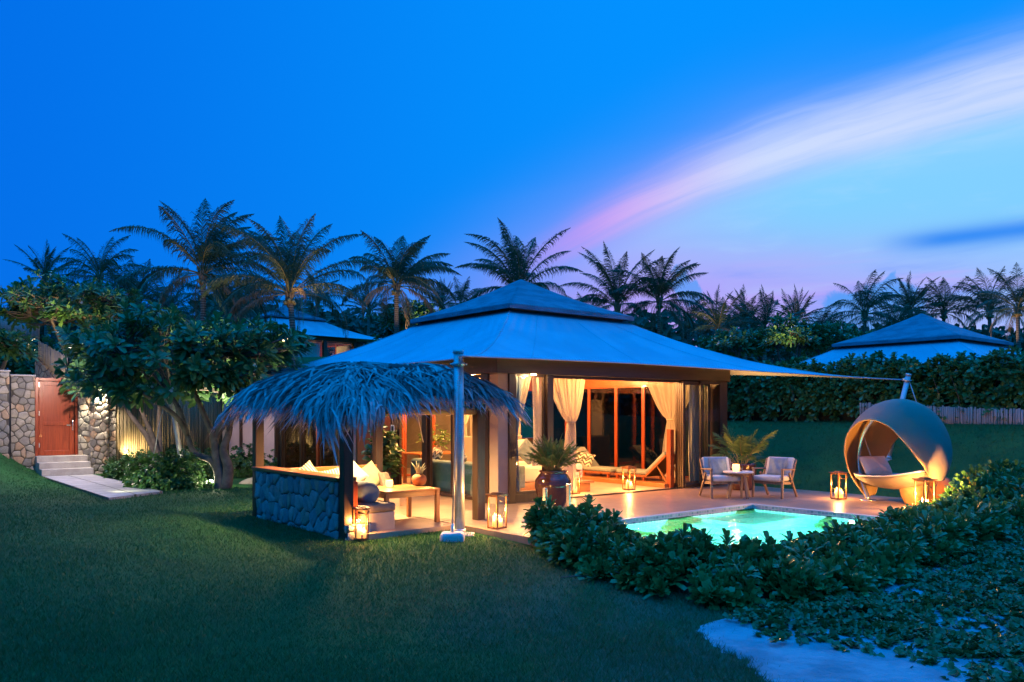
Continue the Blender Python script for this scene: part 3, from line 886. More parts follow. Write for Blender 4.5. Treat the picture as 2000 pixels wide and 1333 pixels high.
# near corner: plaster pier between two posts
m = MB(); m.box(-3.215, -2.975, -3.215, -2.95, -0.1, 2.44); m.build('corner_pier', M['plaster'], villa, bevel=0.008)
for nm, bx in (('post', (-3.25,-2.98,-2.95,-2.72)), ('post', (-2.975,-2.80,-3.25,-2.98)), ('post', (-2.02,-1.86,-3.25,-3.08)), ('post', (3.36,3.70,-3.25,-2.95)),
               ('post', (-3.27,-3.11,-0.86,-0.70)), ('post', (-3.27,-3.11,0.36,0.54)), ('post', (-3.27,-3.11,3.04,3.2)), ('post', (R0-0.10,R0+0.06,3.04,3.2))):
    m = MB(); m.box(bx[0], bx[1], bx[2], bx[3], -0.05, 2.44); m.build(nm, M['dark'], villa, bevel=0.008)
m = MB(); m.box(3.44, 3.70, -2.94, -2.30, -0.02, 2.43); m.build('end_wall', M['darkx'], villa, bevel=0.006)
# front: fixed pane with a low rail
f = window(villa, (-2.80, -3.16), (-2.02, -3.16), 0.16, 2.44, 0.05, 0.06)
m = MB(); m.box(-2.80, -2.02, -3.20, -3.10, 0.0, 0.159); m.build('sill', M['dark'], f)
for i, v0 in enumerate((-3.24, -3.17, -3.10, -3.03)):
    f = window(villa, (2.05+0.012*i, v0), (3.02, v0), 0.014, 2.42, 0.075, 0.05, 'dark', 'glass', 'sliding_door')
f = window(villa, (2.60, -3.31), (3.36, -3.31), 0.03, 2.43, 0.06, 0.05, 'dark', 'glass')
# left side front: glass bays, then two timber leaves
for a, b in ((-2.72, -1.80), (-1.72, -0.86), (-0.70, 0.36)):
    window(villa, (-3.17, b), (-3.17, a), 0.02, 2.43, 0.06, 0.06, 'dark', 'glass')
for a, b in ((0.56, 1.16), (1.34, 2.20)):
    m = MB(); m.box(-3.20, -3.14, a, b, 0.02, 2.42)
    p = m.build('timber_leaf', M['red'], villa, bevel=0.005)
    m = MB(); m.box(-3.215, -3.201, a+0.10, b-0.10, 0.15, 1.15); m.box(-3.215, -3.201, a+0.10, b-0.10, 1.27, 2.30); m.build('raised_panel', M['red'], p, bevel=0.006)
m = MB(); m.box(-3.2, -3.12, 1.16, 1.34, 0.0, 2.43); m.build('mullion', M['dark'], villa)
window(villa, (-3.17, 3.04), (-3.17, 2.22), 0.02, 2.43, 0.06, 0.06, 'dark', 'glass')
# right side wall: tall panes in red frames
rs = [-2.92, -1.89, -0.74, 0.23, 1.27, 2.2, 3.04]
for a, b in zip(rs[:-1], rs[1:]):
    window(villa, (R0, a+0.004), (R0, b-0.004), 0.10, 2.42, 0.045, 0.06, 'red', 'darkglass')  # dark tint stands in for the dark outside and its reflections
# back wall: four bays, red frames
bs = [-3.1, -2.2, -1.3, -0.4, 0.5, 1.4, 2.3, 3.4]
for a, b in zip(bs[:-1], bs[1:]):
    window(villa, (a+0.004, B0), (b-0.004, B0), 0.05, 2.40, 0.055, 0.06, 'red', 'glass')
m = MB(); m.box(1.90, 2.03, -3.02, -2.90, 0.004, 1.33); m.build('newel_post', M['red'], villa, bevel=0.01)
# ceiling downlights
for u, v in ((-2.2,-2.2), (-0.2,-2.3), (1.4,-2.3), (-2.2,0.2), (0.2,0.2), (2.4,0.2), (0.2,2.2), (-2.2,2.2)):
    m = MB(); m.lathe([(0.0,2.648),(0.055,2.648),(0.055,2.659)], 14, 0, (u, v, 0)); m.build('downlight', M['bulbwarm'], villa)
m = MB(); m.lathe([(0.0,2.425),(0.06,2.425),(0.06,2.438)], 14, 0, (-2.42, -3.30, 0)); m.build('downlight', M['bulbwarm'], villa)

for v in (1.0, 4.6):  # added discs under the side canopy, made up to light the timber leaves
    m = MB(); m.lathe([(0.0,2.425),(0.06,2.425),(0.06,2.438)], 14, 0, (-3.62, v, 0.14)); m.build('downlight', M['bulbwarm'], villa)
# things fixed to the wall
o = thing('wall_plaque', 'small cream house-shaped plaque on the red timber leaf behind the sofa corner', 'plaque', W(-3.222, 1.30+0.12, 1.42), TH)
m = MB(); m.box(-0.012, 0, -0.10, 0.10, -0.09, 0.06); m.box(-0.012, 0, -0.03, 0.04, 0.06, 0.20); m.build('plate', M['white'], o, bevel=0.003)
m = MB()
for q in (-0.07, -0.035, 0.0, 0.035, 0.07): m.box(-0.03, -0.012, q-0.006, q+0.006, -0.05, -0.035)
m.build('hook', M['bronze'], o)
o = thing('control_panel', 'white square control panel with dark screen on the dark post behind the table', 'panel', W(-3.271, 0.45, 1.36), TH)
m = MB(); m.box(-0.014, 0, -0.075, 0.075, -0.08, 0.08); m.build('housing', M['white'], o, bevel=0.006)
m = MB(); m.box(-0.018, -0.0145, -0.045, 0.045, -0.045, 0.05); m.build('screen', M['black'], o)

# ---------------------------------------------------------------- canopy masts
def mast(base, topp, block, label, rad=0.075):
    t = thing('canopy_mast', label, 'mast', base, 0, 'steel masts holding the tent corners')
    d = Vector(topp)-Vector(base)
    m = MB(); m.tube([(0,0,0.0), d*0.5, d], [rad, rad, rad*0.95], 16); m.build('pole', M['steel'], t)
    m = MB(); m.tube([d-d.normalized()*0.03, d+d.normalized()*0.02], rad*1.06, 16); m.build('cap', M['steel'], t)
    m = MB(); q = 0.03; m.tube([d*q-d.normalized()*0.025, d*q+d.normalized()*0.025], rad*1.22, 16); m.build('collar', M['steel'], t)
    m = MB(); q = 0.93; m.tube([d*q-d.normalized()*0.025, d*q+d.normalized()*0.025], rad*1.22, 16)
    for q in range(4): m.tube([d*0.93+Vector((math.cos(q*PI/2), math.sin(q*PI/2), 0))*rad*0.8, d*0.93+Vector((math.cos(q*PI/2), math.sin(q*PI/2), 0))*rad*1.7], 0.014, 6)
    m.build('collar', M['steel'], t)
    m = MB(); bw = 0.22 if rad > 0.07 else 0.09
    m.box(-bw, bw, -bw*0.8, bw*0.8, -0.12, 0.035); m.build('base_plate', M['concrete'], t, bevel=0.03, seg=3)
    bl = Vector(block)-Vector(base)
    m = MB(); bw = 0.17 if rad > 0.07 else 0.05
    m.box(bl.x-bw, bl.x+bw, bl.y-bw*0.9, bl.y+bw*0.9, bl.z-0.10, bl.z+(0.14 if rad > 0.07 else 0.03))
    m.build('anchor_block', M['concrete'], t, bevel=0.05, seg=3)
    m = MB(); m.tube([bl+Vector((0,0,0.02)), bl+Vector((0,0,0.26))], 0.028, 8); m.tube([bl+Vector((0,0,0.25)), d-Vector((0,0,0.12))], 0.013, 6)
    m.build('guy_cable', M['steel'], t)
    return t, d
c1 = W(-6.22, -6.22, 2.46)
b1 = GP(898, 1047, -0.10)
mast(b1, (b1.x-0.02, b1.y+0.02, 2.60), (b1.x-0.075, b1.y-0.45, -0.12), 'tall steel canopy mast on the lawn in front of the thatched pergola')
c2 = W(6.22, -6.22, 2.46)
b2 = Vector((c2.x-0.32, c2.y+0.05, gzf(c2.x-0.32, c2.y)))
mast(b2, (c2.x+0.13, c2.y-0.02, 2.58), (c2.x+0.58, c2.y, gzf(c2.x+0.58, c2.y)), 'leaning steel canopy mast rising behind the hanging pod chair', 0.06)
c3 = W(-6.22, 6.22, 2.46)
b3 = Vector((c3.x+0.42, c3.y-0.25, gzf(c3.x+0.3, c3.y)-0.02))
mast(b3, (c3.x-0.12, c3.y, 2.58), (c3.x-0.35, c3.y-0.5, gzf(c3.x, c3.y)), 'leaning steel canopy mast among the frangipani stems by the bamboo fence', 0.06)
m = MB()
for c, tp in ((c2, Vector((c2.x+0.13, c2.y-0.02, 2.50))),):
    a = W(6.22, -6.22, 2.46); d = Vector(tp)-a
    loc = Vector((6.22, -6.22, 2.46))
    m.tube([loc, loc+Vector((0.06,-0.06,0.03))], 0.03, 8); m.tube([loc, loc+Vector((0.10, -0.10, 0.05))], 0.014, 6)
m.build('corner_strap', M['steel'], canopy)
m = MB(); loc = Vector((-6.22, -6.22, 2.46))
bb = toUV(b1.x, b1.y)
m.tube([loc, Vector((bb[0], bb[1], 2.5))], 0.02, 6)
m.build('corner_strap', M['steel'], canopy)

# ---------------------------------------------------------------- bathroom wing behind the left side
wing = thing('guest_wing', 'low dark-trimmed wing with pale pink shutter panels behind the thatched pergola', 'building', W(0,0,0), TH)
m = MB(); m.box(-3.25, 1.0, 3.25, 11.6, 2.44, 2.62); m.build('flat_roof', M['darkx'], wing, bevel=0.01)
m = MB(); m.box(-3.1, -3.04, 6.62, 11.5, -0.05, 2.44); m.box(-3.1, 1.0, 11.4, 11.5, -0.05, 2.44); m.box(0.9, 1.0, 3.3, 11.4, -0.05, 2.44); m.box(-3.0, 0.9, 3.3, 11.4, -0.3, 0.0); m.build('wall', M['plaster'], wing)
for a, b in ((7.02, 8.34), (8.46, 9.55), (9.67, 10.70)):
    m = MB(); m.box(-3.16, -3.11, a, b, 0.02, 2.42); p = m.build('shutter_panel', M['pink'], wing, bevel=0.005)
for v in (3.34, 4.3, 5.3, 6.55, 6.95, 8.40, 9.61, 10.76):
    m = MB(); m.box(-3.22, -3.10, v-0.055, v+0.055, 0.0, 2.44); m.build('post', M['dark' if v != 4.3 else 'red'], wing)
for a, b in ((3.40, 4.24), (4.36, 5.24), (5.36, 6.49)):
    window(wing, (-3.15, b), (-3.15, a), 0.02, 2.42, 0.06, 0.05, 'dark', 'darkglass', 'glass_door')

# ---------------------------------------------------------------- neighbouring villas
def neighbour(loc, rz, label, sc=1.0):
    t = thing('villa', label, 'villa', loc, rz)
    roof_parts(t, sc)
    h = 3.2*sc
    m = MB()
    m.box(-h, h, -h, h, -3.0, 0.05); m.box(-h+0.12, h-0.12, -h+0.12, h-0.12, 0.0, 0.75*sc); m.build('wall', M['red'], t)
    for k in range(4):
        c, s = math.cos(k*PI/2), math.sin(k*PI/2)
        for q in (-1, -0.34, 0.33):
            x, y = q*h, -h; m = MB()
            m.box(x*c-y*s-0.1*sc, x*c-y*s+0.1*sc, x*s+y*c-0.1*sc, x*s+y*c+0.1*sc, 0.05, 2.45*sc); m.build('post', M['red'], t)
    m = MB(); m.box(-h-0.12, h+0.12, -h-0.12, h+0.12, 2.45*sc, 2.72*sc); m.build('ring_beam', M['redx'], t)
    for k in range(4):
        c, s = math.cos(k*PI/2), math.sin(k*PI/2)
        rot = lambda x, y: (x*c-y*s, x*s+y*c)
        for i, (q0, q1) in enumerate(((-0.96, -0.38), (-0.30, 0.30), (0.37, 0.95))):
            w_ = window(t, rot(q0*h, -h), rot(q1*h, -h), 0.10*sc, 2.43*sc, 0.06, 0.06, 'red', 'glass')
            mm = MB(); a = Vector((*rot(q0*h+0.1, -h+0.18), 0)); b = Vector((*rot(q1*h-0.1, -h+0.18), 0))
            nrm = Vector((*rot(0, 1), 0))
            mm.grid(lambda u, v: tuple(a.lerp(b, u)+nrm*(0.03*math.sin(u*70))+Vector((0,0,0.12*sc+2.2*sc*v))), 60, 1)
            if (k+i) % 3 != 2: mm.build('curtain', M['linen'], w_)
    return t
neighbour(Vector((14.3, 28.6, -0.32)), TH, 'neighbouring villa roof rising above the tall hedge on the right', 1.12)
n2 = DP(556, 597, 56)
n2v = neighbour(Vector((n2.x, n2.y, n2.z-4.90*1.06)), TH+0.06, 'second villa on the hill behind palms, seen above the pergola thatch', 1.06)
# low flat-roofed building on the hill
h0 = DP(262, 622, 44)
t = thing('hill_building', 'flat-roofed brown building half hidden by frangipani crowns on the hill', 'building', (h0.x, h0.y, h0.z-2.6), 0.15)
m = MB(); m.box(-2.6, 2.2, 0, 4, 2.45, 2.85); m.build('flat_roof', M['teak'], t, bevel=0.02)
m = MB(); m.box(-2.3, 1.9, 0.5, 3.7, -1.5, 2.45); m.build('wall', M['linen'], t)
m = MB(); m.box(-2.4, 2.0, 0.35, 0.5, 2.25, 2.448); m.build('soffit_beam', M['redx'], t)

# ---------------------------------------------------------------- gate, stone wall, steps, fences on the left
def GW(a, b, z=0.0):      # along the gate wall, into it, up
    return PT0 + steps_dir*a + steps_in*b + Vector((0, 0, z-PT0.z))
GZ0 = 0.48                                # threshold height
gate_o = GW(0.0, 1.07, 0)
GROT = GA
def gpx(px):              # surveyed column -> metres along the wall
    k = (px-1000.0)/F
    return (k*gate_o.y-gate_o.x)/(UX-UY*k)
st = thing('garden_steps', 'three pale stone steps below the red wooden gate', 'steps', GW(0, 0, 0), GROT)
for i in range(3):
    m = MB()
    m.box(-0.02-0.004*i, 1.26-0.004*i, 0.345*i, 1.3 if i == 2 else 0.345*(i+1)-0.002, -0.3, 0.165*(i+1)); b_ = m.build('step', M['steps'], st, bevel=0.012)
g = thing('garden_gate', 'closed red hardwood gate set in the rubble stone wall', 'gate', gate_o+Vector((0,0,GZ0)), GROT)
W0, W1, H1 = gpx(68), gpx(151), 2.22
m = MB(); m.box(W0, W0+0.09, -0.05, 0.10, 0, H1); m.box(W1-0.07, W1, -0.05, 0.10, 0, H1); m.box(W0+0.09, W1-0.07, -0.05, 0.10, H1-0.09, H1); m.build('gate_frame', M['gatewood'], g, bevel=0.008)
m = MB(); a, b = W0+0.10, W1-0.08
m.box(a, b, 0.0, 0.045, 0.02, H1-0.10); door = m.build('door_leaf', M['gatewood'], g, bevel=0.004)
m = MB()
for z_, z1_ in ((0.02, 0.16), (0.86, 0.97), (H1-0.22, H1-0.10)): m.box(a+0.12, b-0.12, -0.022, -0.001, z_, z1_)
m.box(a, a+0.12, -0.022, -0.001, 0.02, H1-0.10); m.box(b-0.12, b, -0.022, -0.001, 0.02, H1-0.10); m.build('rail_and_stile', M['gatewood'], door, bevel=0.006)
m = MB(); m.tube([(b-0.05, -0.022, 0.72), (b-0.05, -0.07, 0.74), (b-0.05, -0.07, 1.0), (b-0.05, -0.022, 1.02)], 0.014, 8); m.box(b-0.20, b-0.10, -0.034, -0.022, 0.86, 0.885)
m.build('handle', M['brushed'], door)
m = MB()
for zz in (0.25, 1.15, 1.95): m.box(a-0.02, a+0.015, -0.03, -0.0225, zz, zz+0.13)
m.build('hinge', M['brushed'], door)

def wallbox(name, label, a0, a1, b0, b1, z0, z1, mat, seg=0.35, cap=True):
    t = thing(name, label, 'wall', gate_o, GROT)
    m = MB()
    m.box(a0, a1, b0+0.02, b1, z0, z1, 1); m.box(a0, a1, b0, b0+0.019, z0, z1, 1)
    stones(m, a1-a0, z1-z0, lambda x, y, z: (a0+x, b0-z, z0+y), 0.185, int(abs(a0)*100)+int(a1*37), 0.034)
    m.build('masonry', [M['rub'], M['mortar']], t)
    if cap:
        m = MB(); m.box(a0-0.02, a1+0.02, b0-0.03, b1+0.03, z1+0.001, z1+0.05); m.build('coping', M['steps'], t, bevel=0.015)
    return t
T1 = GZ0+H1
wallbox('stone_wall', 'rubble stone wall left of the red gate', gpx(20), W0-0.004, -0.06, 0.35, -0.3, T1+0.02, 'stone')
wallbox('stone_wall', 'narrow rubble stone wall between the red gate and the round pillar', W1+0.004, gpx(180), -0.06, 0.35, -0.3, T1+0.02, 'stone')
wallbox('stone_wall', 'shadowed stone return wall at the far left edge', gpx(0)-2.0, gpx(19)-0.05, -0.34, 0.0, -0.3, T1+0.12, 'stone')
wallbox('stone_wall', 'short rubble stone wall between the round pillar and bamboo fence', gpx(206), gpx(228), 0.10, 0.45, -0.3, T1-0.15, 'stone')
m = MB()
m.lathe([(0.245, -0.6), (0.245, T1), (0.0, T1+0.02)], 26, 1, (gpx(193), 0.05, 0))
stones(m, 1.55, T1+0.4, lambda x, y, z: (gpx(193)+(0.245+z)*math.cos(x/0.245+PI*0.95), 0.05+(0.245+z)*math.sin(x/0.245+PI*0.95), -0.4+y), 0.19, 91, 0.04)
pil = thing('stone_pillar', 'round rubble stone pillar lit by a spotlight beside the red gate', 'pillar', gate_o, GROT)
m.build('shaft', [M['rub'], M['mortar']], pil)
m = MB(); m.tube([(gpx(194), -0.24, T1-0.14), (gpx(194), -0.31, T1-0.14)], 0.02, 8); m.tube([(gpx(194), -0.31, T1-0.06), (gpx(194), -0.31, T1-0.20)], 0.04, 10)
sp_ = thing('wall_spotlight', 'small downward spotlight at the top of the round stone pillar', 'spotlight', gate_o, GROT)
m.build('housing', M['black'], sp_)
m = MB(); m.lathe([(0.0, 0), (0.032, 0.0), (0.032, 0.01)], 12, 0, (gpx(194), -0.31, T1-0.212)); m.build('lens', M['bulb'], sp_)

def cane_fence(name, label, a, b, z0, z1, mat, z1b=None, z0b=None, seed=3, w=0.035):
    a = Vector((a[0], a[1], 0)); b = Vector((b[0], b[1], 0)); L = (b-a).length; t = (b-a)/L
    rr = random.Random(seed); th = math.atan2(t.y, t.x)
    o = thing(name, label, 'fence', (a.x, a.y, 0), th)
    m = MB(); s = 0.0
    z1b = z1 if z1b is None else z1b; z0b = z0 if z0b is None else z0b
    while s < L:
        ww = w*rr.uniform(0.6, 1.25); q = s/L
        zt = z1+(z1b-z1)*q+rr.uniform(-0.03, 0.03); zb = z0+(z0b-z0)*q
        y = rr.uniform(-0.012, 0.012); lean = rr.uniform(-0.012, 0.012)
        m.tube([(s, y, zb), (s+lean, y, zt)], ww*0.5, 5, 0, True, True)
        s += ww*0.96
    m.build('canes', M[mat], o)
    m = MB()
    for zz in (0.25, 0.82):
        m.bar((0, 0.03, z0+(z1-z0)*zz), (L, 0.03, z0b+(z1b-z0b)*zz), 0.03, 0.05)
    m.build('rail', M['dark'], o)
    return o
fa = GW(gpx(228), 1.2, 0); fb = DP(470, 880, 27.2)
cane_fence('bamboo_fence', 'tall upright bamboo cane fence behind the frangipani trunks', (fa.x, fa.y), (fb.x, fb.y), -0.3, 2.45, 'bamboo', 2.3, seed=4, w=0.06)
# pale reed screen stepping up the hill on its stone footing
def reed_wall(pts, label, h0, h1, seed):
    (ax, ay, az_), (bx, by, bz) = pts
    cane_fence('reed_fence', label, (ax, ay), (bx, by), az_, az_+h0, 'reed', bz+h1, bz, seed, 0.05)
p0, p1 = DP(76, 700, 29.5), DP(131, 745, 28.6)
reed_wall(((p0.x, p0.y, p0.z), (p1.x, p1.y, p1.z-0.2)), 'pale reed fence sloping down above the red gate', 0.62, 1.05, 8)
q0, q1 = DP(2, 652, 33), DP(76, 668, 31)
reed_wall(((q0.x, q0.y, q0.z), (q1.x, q1.y, q1.z)), 'pale reed fence high at the left edge under the frangipani', 0.7, 0.6, 9)
t = thing('retaining_wall', 'low warm stone retaining wall under the sloping reed fence', 'wall', (0,0,0))
m = MB()
for a, b, h in ((p0+Vector((0,0.1,0)), p1+Vector((0.0,0.1,-0.2)), 1.4), (p1+Vector((0.01,0.12,-0.05)), DP(182, 742, 28.3), 1.4)):
    d = Vector((b.x-a.x, b.y-a.y, 0)).normalized(); nn = Vector((-d.y, d.x, 0))*0.2
    v = [a-nn-Vector((0,0,h)), b-nn-Vector((0,0,h)), b+nn-Vector((0,0,h)), a+nn-Vector((0,0,h)), a-nn+Vector((0,0,0.03)), b-nn+Vector((0,0,0.03)), b+nn+Vector((0,0,0.03)), a+nn+Vector((0,0,0.03))]
    m.add(v, [(3,2,1,0),(4,5,6,7),(0,1,5,4),(1,2,6,5),(2,3,7,6),(3,0,4,7)])
m.build('masonry', M['stonewarm'], t)
# bamboo edging under the tall hedge on the right
fr0, fr1 = W(8.15, -4.2), W(8.15, -10.5)
cane_fence('bamboo_fence', 'low pale bamboo fence along the foot of the tall hedge', (fr0.x, fr0.y), (fr1.x, fr1.y), gzf(*fr0.xy)-0.1, gzf(*fr0.xy)+0.52, 'reed', gzf(*fr1.xy)+0.60, gzf(*fr1.xy)-0.1, 12, 0.05)
# ---------------------------------------------------------------- thatched pergola with built-in seat
PGU0, PGU1, PGV0, PGV1 = -7.10, -4.77, -4.70, -1.50
pg = thing('pergola', 'thatched timber pergola over the outdoor sofa corner', 'pergola', W(0,0,0), TH)
for (u, v, zb) in ((PGU0, PGV0, -0.3), (PGU1, PGV0, -0.02), (PGU0, PGV1, -0.3), (PGU1, PGV1, -0.02)):
    m = MB(); m.box(u-0.075, u+0.075, v-0.075, v+0.075, zb, 2.0); m.build('post', M['dark'], pg, bevel=0.008)
for bx in ((PGU0-0.3, PGU1+0.3, PGV0-0.05, PGV0+0.05), (PGU0-0.3, PGU1+0.3, PGV1-0.05, PGV1+0.05)):
    m = MB(); m.box(*bx, 2.0, 2.12); m.build('beam', M['darkx'], pg, bevel=0.006)
for bx in ((PGU0-0.05, PGU0+0.05, PGV0+0.052, PGV1-0.052), (PGU1-0.05, PGU1+0.05, PGV0+0.052, PGV1-0.052)):
    m = MB(); m.box(*bx, 2.0, 2.118); m.build('beam', M['dark'], pg, bevel=0.006)
# roof form: low mound, eaves at 0.75 outside the posts
RU0, RU1, RV0, RV1 = PGU0-0.48, PGU1+0.42, PGV0-0.48, PGV1+0.30
RC = ((RU0+RU1)/2, (RV0+RV1)/2); HU, HV = (RU1-RU0)/2, (RV1-RV0)/2
def thz(u, v):
    du = np.abs(np.asarray(u)-RC[0])/HU; dv = np.abs(np.asarray(v)-RC[1])/HV
    d = (du**4.2+dv**4.2)**(1/4.2)
    return 2.34-0.38*np.clip(d, 0, 3)**3.4 + 0.07*(np.asarray(u)-RC[0])/HU + 0.03*np.sin(np.asarray(u)*3.1)*np.sin(np.asarray(v)*2.3)
def thgrad(u, v):
    e = 0.01
    gx = (thz(u+e, v)-thz(u-e, v))/(2*e); gy = (thz(u, v+e)-thz(u, v-e))/(2*e)
    return gx, gy
m = MB()
def under(i, j):
    a = 2*PI*i; c, s = math.cos(a), math.sin(a)
    k = (abs(c)**3.2+abs(s)**3.2)**(-1/3.2)*0.98*j
    u, v = RC[0]+HU*c*k, RC[1]+HV*s*k
    return (u, v, float(thz(u, v))-0.07)
m.grid(under, 48, 12, 0, True)
def thatch_blades(n, seed):
    rg = np.random.default_rng(seed)
    u = RC[0]+HU*(rg.random(n)*2-1)*1.0; v = RC[1]+HV*(rg.random(n)*2-1)*1.0
    # clumps: leaves are laid on in bundles
    nb = 520
    k = rg.integers(0, nb, n)
    bu = RC[0]+HU*(rg.random(nb)*2-1)*1.02; bv = RC[1]+HV*(rg.random(nb)*2-1)*1.02
    tb = rg.random(n) < 0.72
    u = np.where(tb, bu[k]+rg.normal(0, 0.07, n), u); v = np.where(tb, bv[k]+rg.normal(0, 0.07, n), v)
    gx, gy = thgrad(u, v)
    g = np.sqrt(gx*gx+gy*gy)+1e-6
    dirx, diry = -gx/g, -gy/g
    a = rg.normal(0, 0.34, n)+np.where(tb, rg.normal(0, 0.55, nb)[k], 0)
    ca, sa = np.cos(a), np.sin(a)
    dirx, diry = dirx*ca-diry*sa, dirx*sa+diry*ca
    L = 0.38+0.36*rg.random(n)
    w = 0.008+0.018*rg.random(n)**1.3
    S = 5
    lift = 0.02+0.05*rg.random(n)+np.where(rg.random(n) < 0.10, 0.09, 0)
    X = np.zeros((n, 2*S-1, 3))
    pxs = u-dirx*0.15; pys = v-diry*0.15
    p = np.stack([pxs, pys, thz(pxs, pys)+lift], -1)
    tw = rg.normal(0, 0.8, n)
    droopk = (0.12+0.42*rg.random(n))*np.where((u < RC[0]-0.55*HU) & (v < RC[1]), 2.0, 1.0)
    over = np.maximum(np.abs(u-RC[0])/HU, np.abs(v-RC[1])/HV)
    for s in range(S):
        t = s/(S-1)
        perp = np.stack([-diry*np.cos(tw), dirx*np.cos(tw), np.sin(tw)], -1)
        ww = w*(1.0 if t < 0.7 else 0.7)
        if s < S-1:
            X[:, 2*s] = p-perp*ww[:, None]; X[:, 2*s+1] = p+perp*ww[:, None]
        else:
            X[:, 2*s] = p
        # step forward, along the roof then drooping beyond the eave
        st = L/(S-1)
        qx, qy = p[:, 0]+dirx*st, p[:, 1]+diry*st
        du = np.abs(qx-RC[0])/HU; dv = np.abs(qy-RC[1])/HV
        outd = np.clip((np.maximum(du, dv)-0.90)*5, 0, 1.5)
        surf = thz(qx, qy)+lift*(1-0.3*t)
        slope = (surf-p[:, 2])/st
        slope = np.where(outd > 0, np.minimum(slope, -0.22)-outd*droopk, slope)
        nrm = np.sqrt(1+slope*slope)
        p = np.stack([p[:, 0]+dirx*st/nrm, p[:, 1]+diry*st/nrm, p[:, 2]+slope*st/nrm], -1)
    faces = [(2*s, 2*s+1, 2*s+3, 2*s+2) for s in range(S-2)]+[(2*(S-2), 2*(S-2)+1, 2*(S-1))]
    return X, faces
base = m.build('thatch_underlay', M['thatchbase'], pg)
m = MB()
X, fc = thatch_blades(17000, 5)
m.scatter(None, fc, X, 0)
# extra bundles laid over hips and the near corner
def bundle(u, v, az, n, L, seed, lift=0.10, drop=1.0):
    rg = np.random.default_rng(seed); S = 5
    a = az+rg.normal(0, 0.20, n); l = L*(0.7+0.45*rg.random(n)); w = 0.010+0.012*rg.random(n)
    uu = u+rg.normal(0, 0.10, n); vv = v+rg.normal(0, 0.10, n)
    p = np.stack([uu, vv, thz(uu, vv)+lift*(0.5+rg.random(n))], -1)
    el = 0.05+rg.normal(0, 0.12, n)-0.25; tw = rg.normal(0, 0.6, n)
    X = np.zeros((n, 2*S-1, 3)); dr = drop*(0.35+0.25*rg.random(n))
    for s in range(S):
        d = np.stack([np.cos(a)*np.cos(el), np.sin(a)*np.cos(el), np.sin(el)], -1)
        perp = np.stack([-np.sin(a)*np.cos(tw), np.cos(a)*np.cos(tw), np.sin(tw)], -1)
        if s < S-1: X[:, 2*s] = p-perp*w[:, None]; X[:, 2*s+1] = p+perp*w[:, None]
        else: X[:, 2*s] = p
        p = p+d*(l/(S-1))[:, None]; el = el-dr
    m.scatter(None, fc, X, 0)
rr = random.Random(4)
for i in range(46):
    t = rr.random()
    bundle(RU0+0.25+rr.gauss(0, 0.12)+0.3*rr.random(), RV0+0.3+rr.gauss(0, 0.16)+0.3*rr.random(), PI*1.25+rr.gauss(0, 0.35), 34, 0.62, 100+i, 0.06, 1.0)
for i in range(70):
    side = rr.choice((0, 0, 1, 1, 2))
    if side == 0: bundle(RU0+0.22+rr.random()*0.5, RV0+rr.random()*2*HV, PI+rr.gauss(0, 0.4), 26, 0.6, 200+i, 0.05, 0.8)
    elif side == 1: bundle(RU0+rr.random()*2*HU, RV0+0.2+rr.random()*0.5, PI*1.5+rr.gauss(0, 0.4), 26, 0.42, 200+i, 0.05, 0.6)
    else: bundle(RU1-0.2-rr.random()*0.5, RV0+rr.random()*2*HV, rr.gauss(0, 0.4), 26, 0.48, 200+i, 0.05, 0.45)
m.build('thatch', M['thatch'], pg)
m = MB()
for i in range(9):
    q = PGU0-0.2+(PGU1-PGU0+0.4)*i/8
    m.tube([(q, RV0+0.45, float(thz(q, RV0+0.45))-0.13), (q, RC[1], float(thz(q, RC[1]))-0.16), (q, RV1-0.35, float(thz(q, RV1-0.35))-0.13)], 0.03, 6)
m.build('rafter', M['teak'], pg)
m = MB(); m.lathe([(0.0, 2.165), (0.06, 2.165), (0.06, 2.20)], 14, 0, (-5.9, -3.1, 0)); m.build('downlight', M['bulbwarm'], pg)

bl = thing('bamboo_blind', 'rolled up bamboo blind hanging below the thatch at the pergola front', 'blind', W(0,0,0), TH)
m = MB()
m.tube([(PGU0+0.16, PGV0, 1.73), (PGU1-0.03, PGV0, 1.73)], 0.062, 16); m.build('roll', M['blind'], bl)
m = MB(); m.box(PGU0+0.14, PGU1-0.02, PGV0-0.012, PGV0+0.012, 1.79, 2.0); m.build('slats', M['blind'], bl)
m = MB()
for q in (PGU0+0.5, PGU1-0.6): m.tube([(q, PGV0-0.07, 2.0), (q, PGV0-0.07, 1.66), (q, PGV0+0.03, 1.655)], 0.006, 6)
m.tube([(PGU1-1.18, PGV0+0.08, 2.0), (PGU1-0.98, PGV0+0.1, 1.25)], 0.006, 6)
m.build('cord', M['linen'], bl)

# stone backed corner seat
st = thing('corner_bench', 'built-in corner bench with timber backrest and rubble stone outer face', 'bench', W(0,0,0), TH)
SU, SV = PGU0+0.06, PGV1-0.08
m = MB(); m.box(SU-0.13, SU+0.10, PGV0+0.10, SV-0.02, -0.5, 0.72, 1)
stones(m, SV-0.02-PGV0-0.10, 1.22, lambda x, y, z: (SU-0.13-z, SV-0.02-x, -0.5+y), 0.19, 17, 0.03, 0, 0.80)
m.build('stone_wall', [M['rubblue'], M['mortar']], st)
m = MB(); m.box(SU-0.10, SU+0.28, PGV0-0.09, PGV0+0.095, -0.5, 0.13, 1)
stones(m, 0.38, 0.63, lambda x, y, z: (SU-0.10+x, PGV0-0.09-z, -0.5+y), 0.17, 18, 0.035)
stones(m, 0.185, 0.63, lambda x, y, z: (SU-0.10-z, PGV0+0.095-x, -0.5+y), 0.15, 19, 0.035)
m.build('stone_footing', [M['rubblue'], M['mortar']], st)
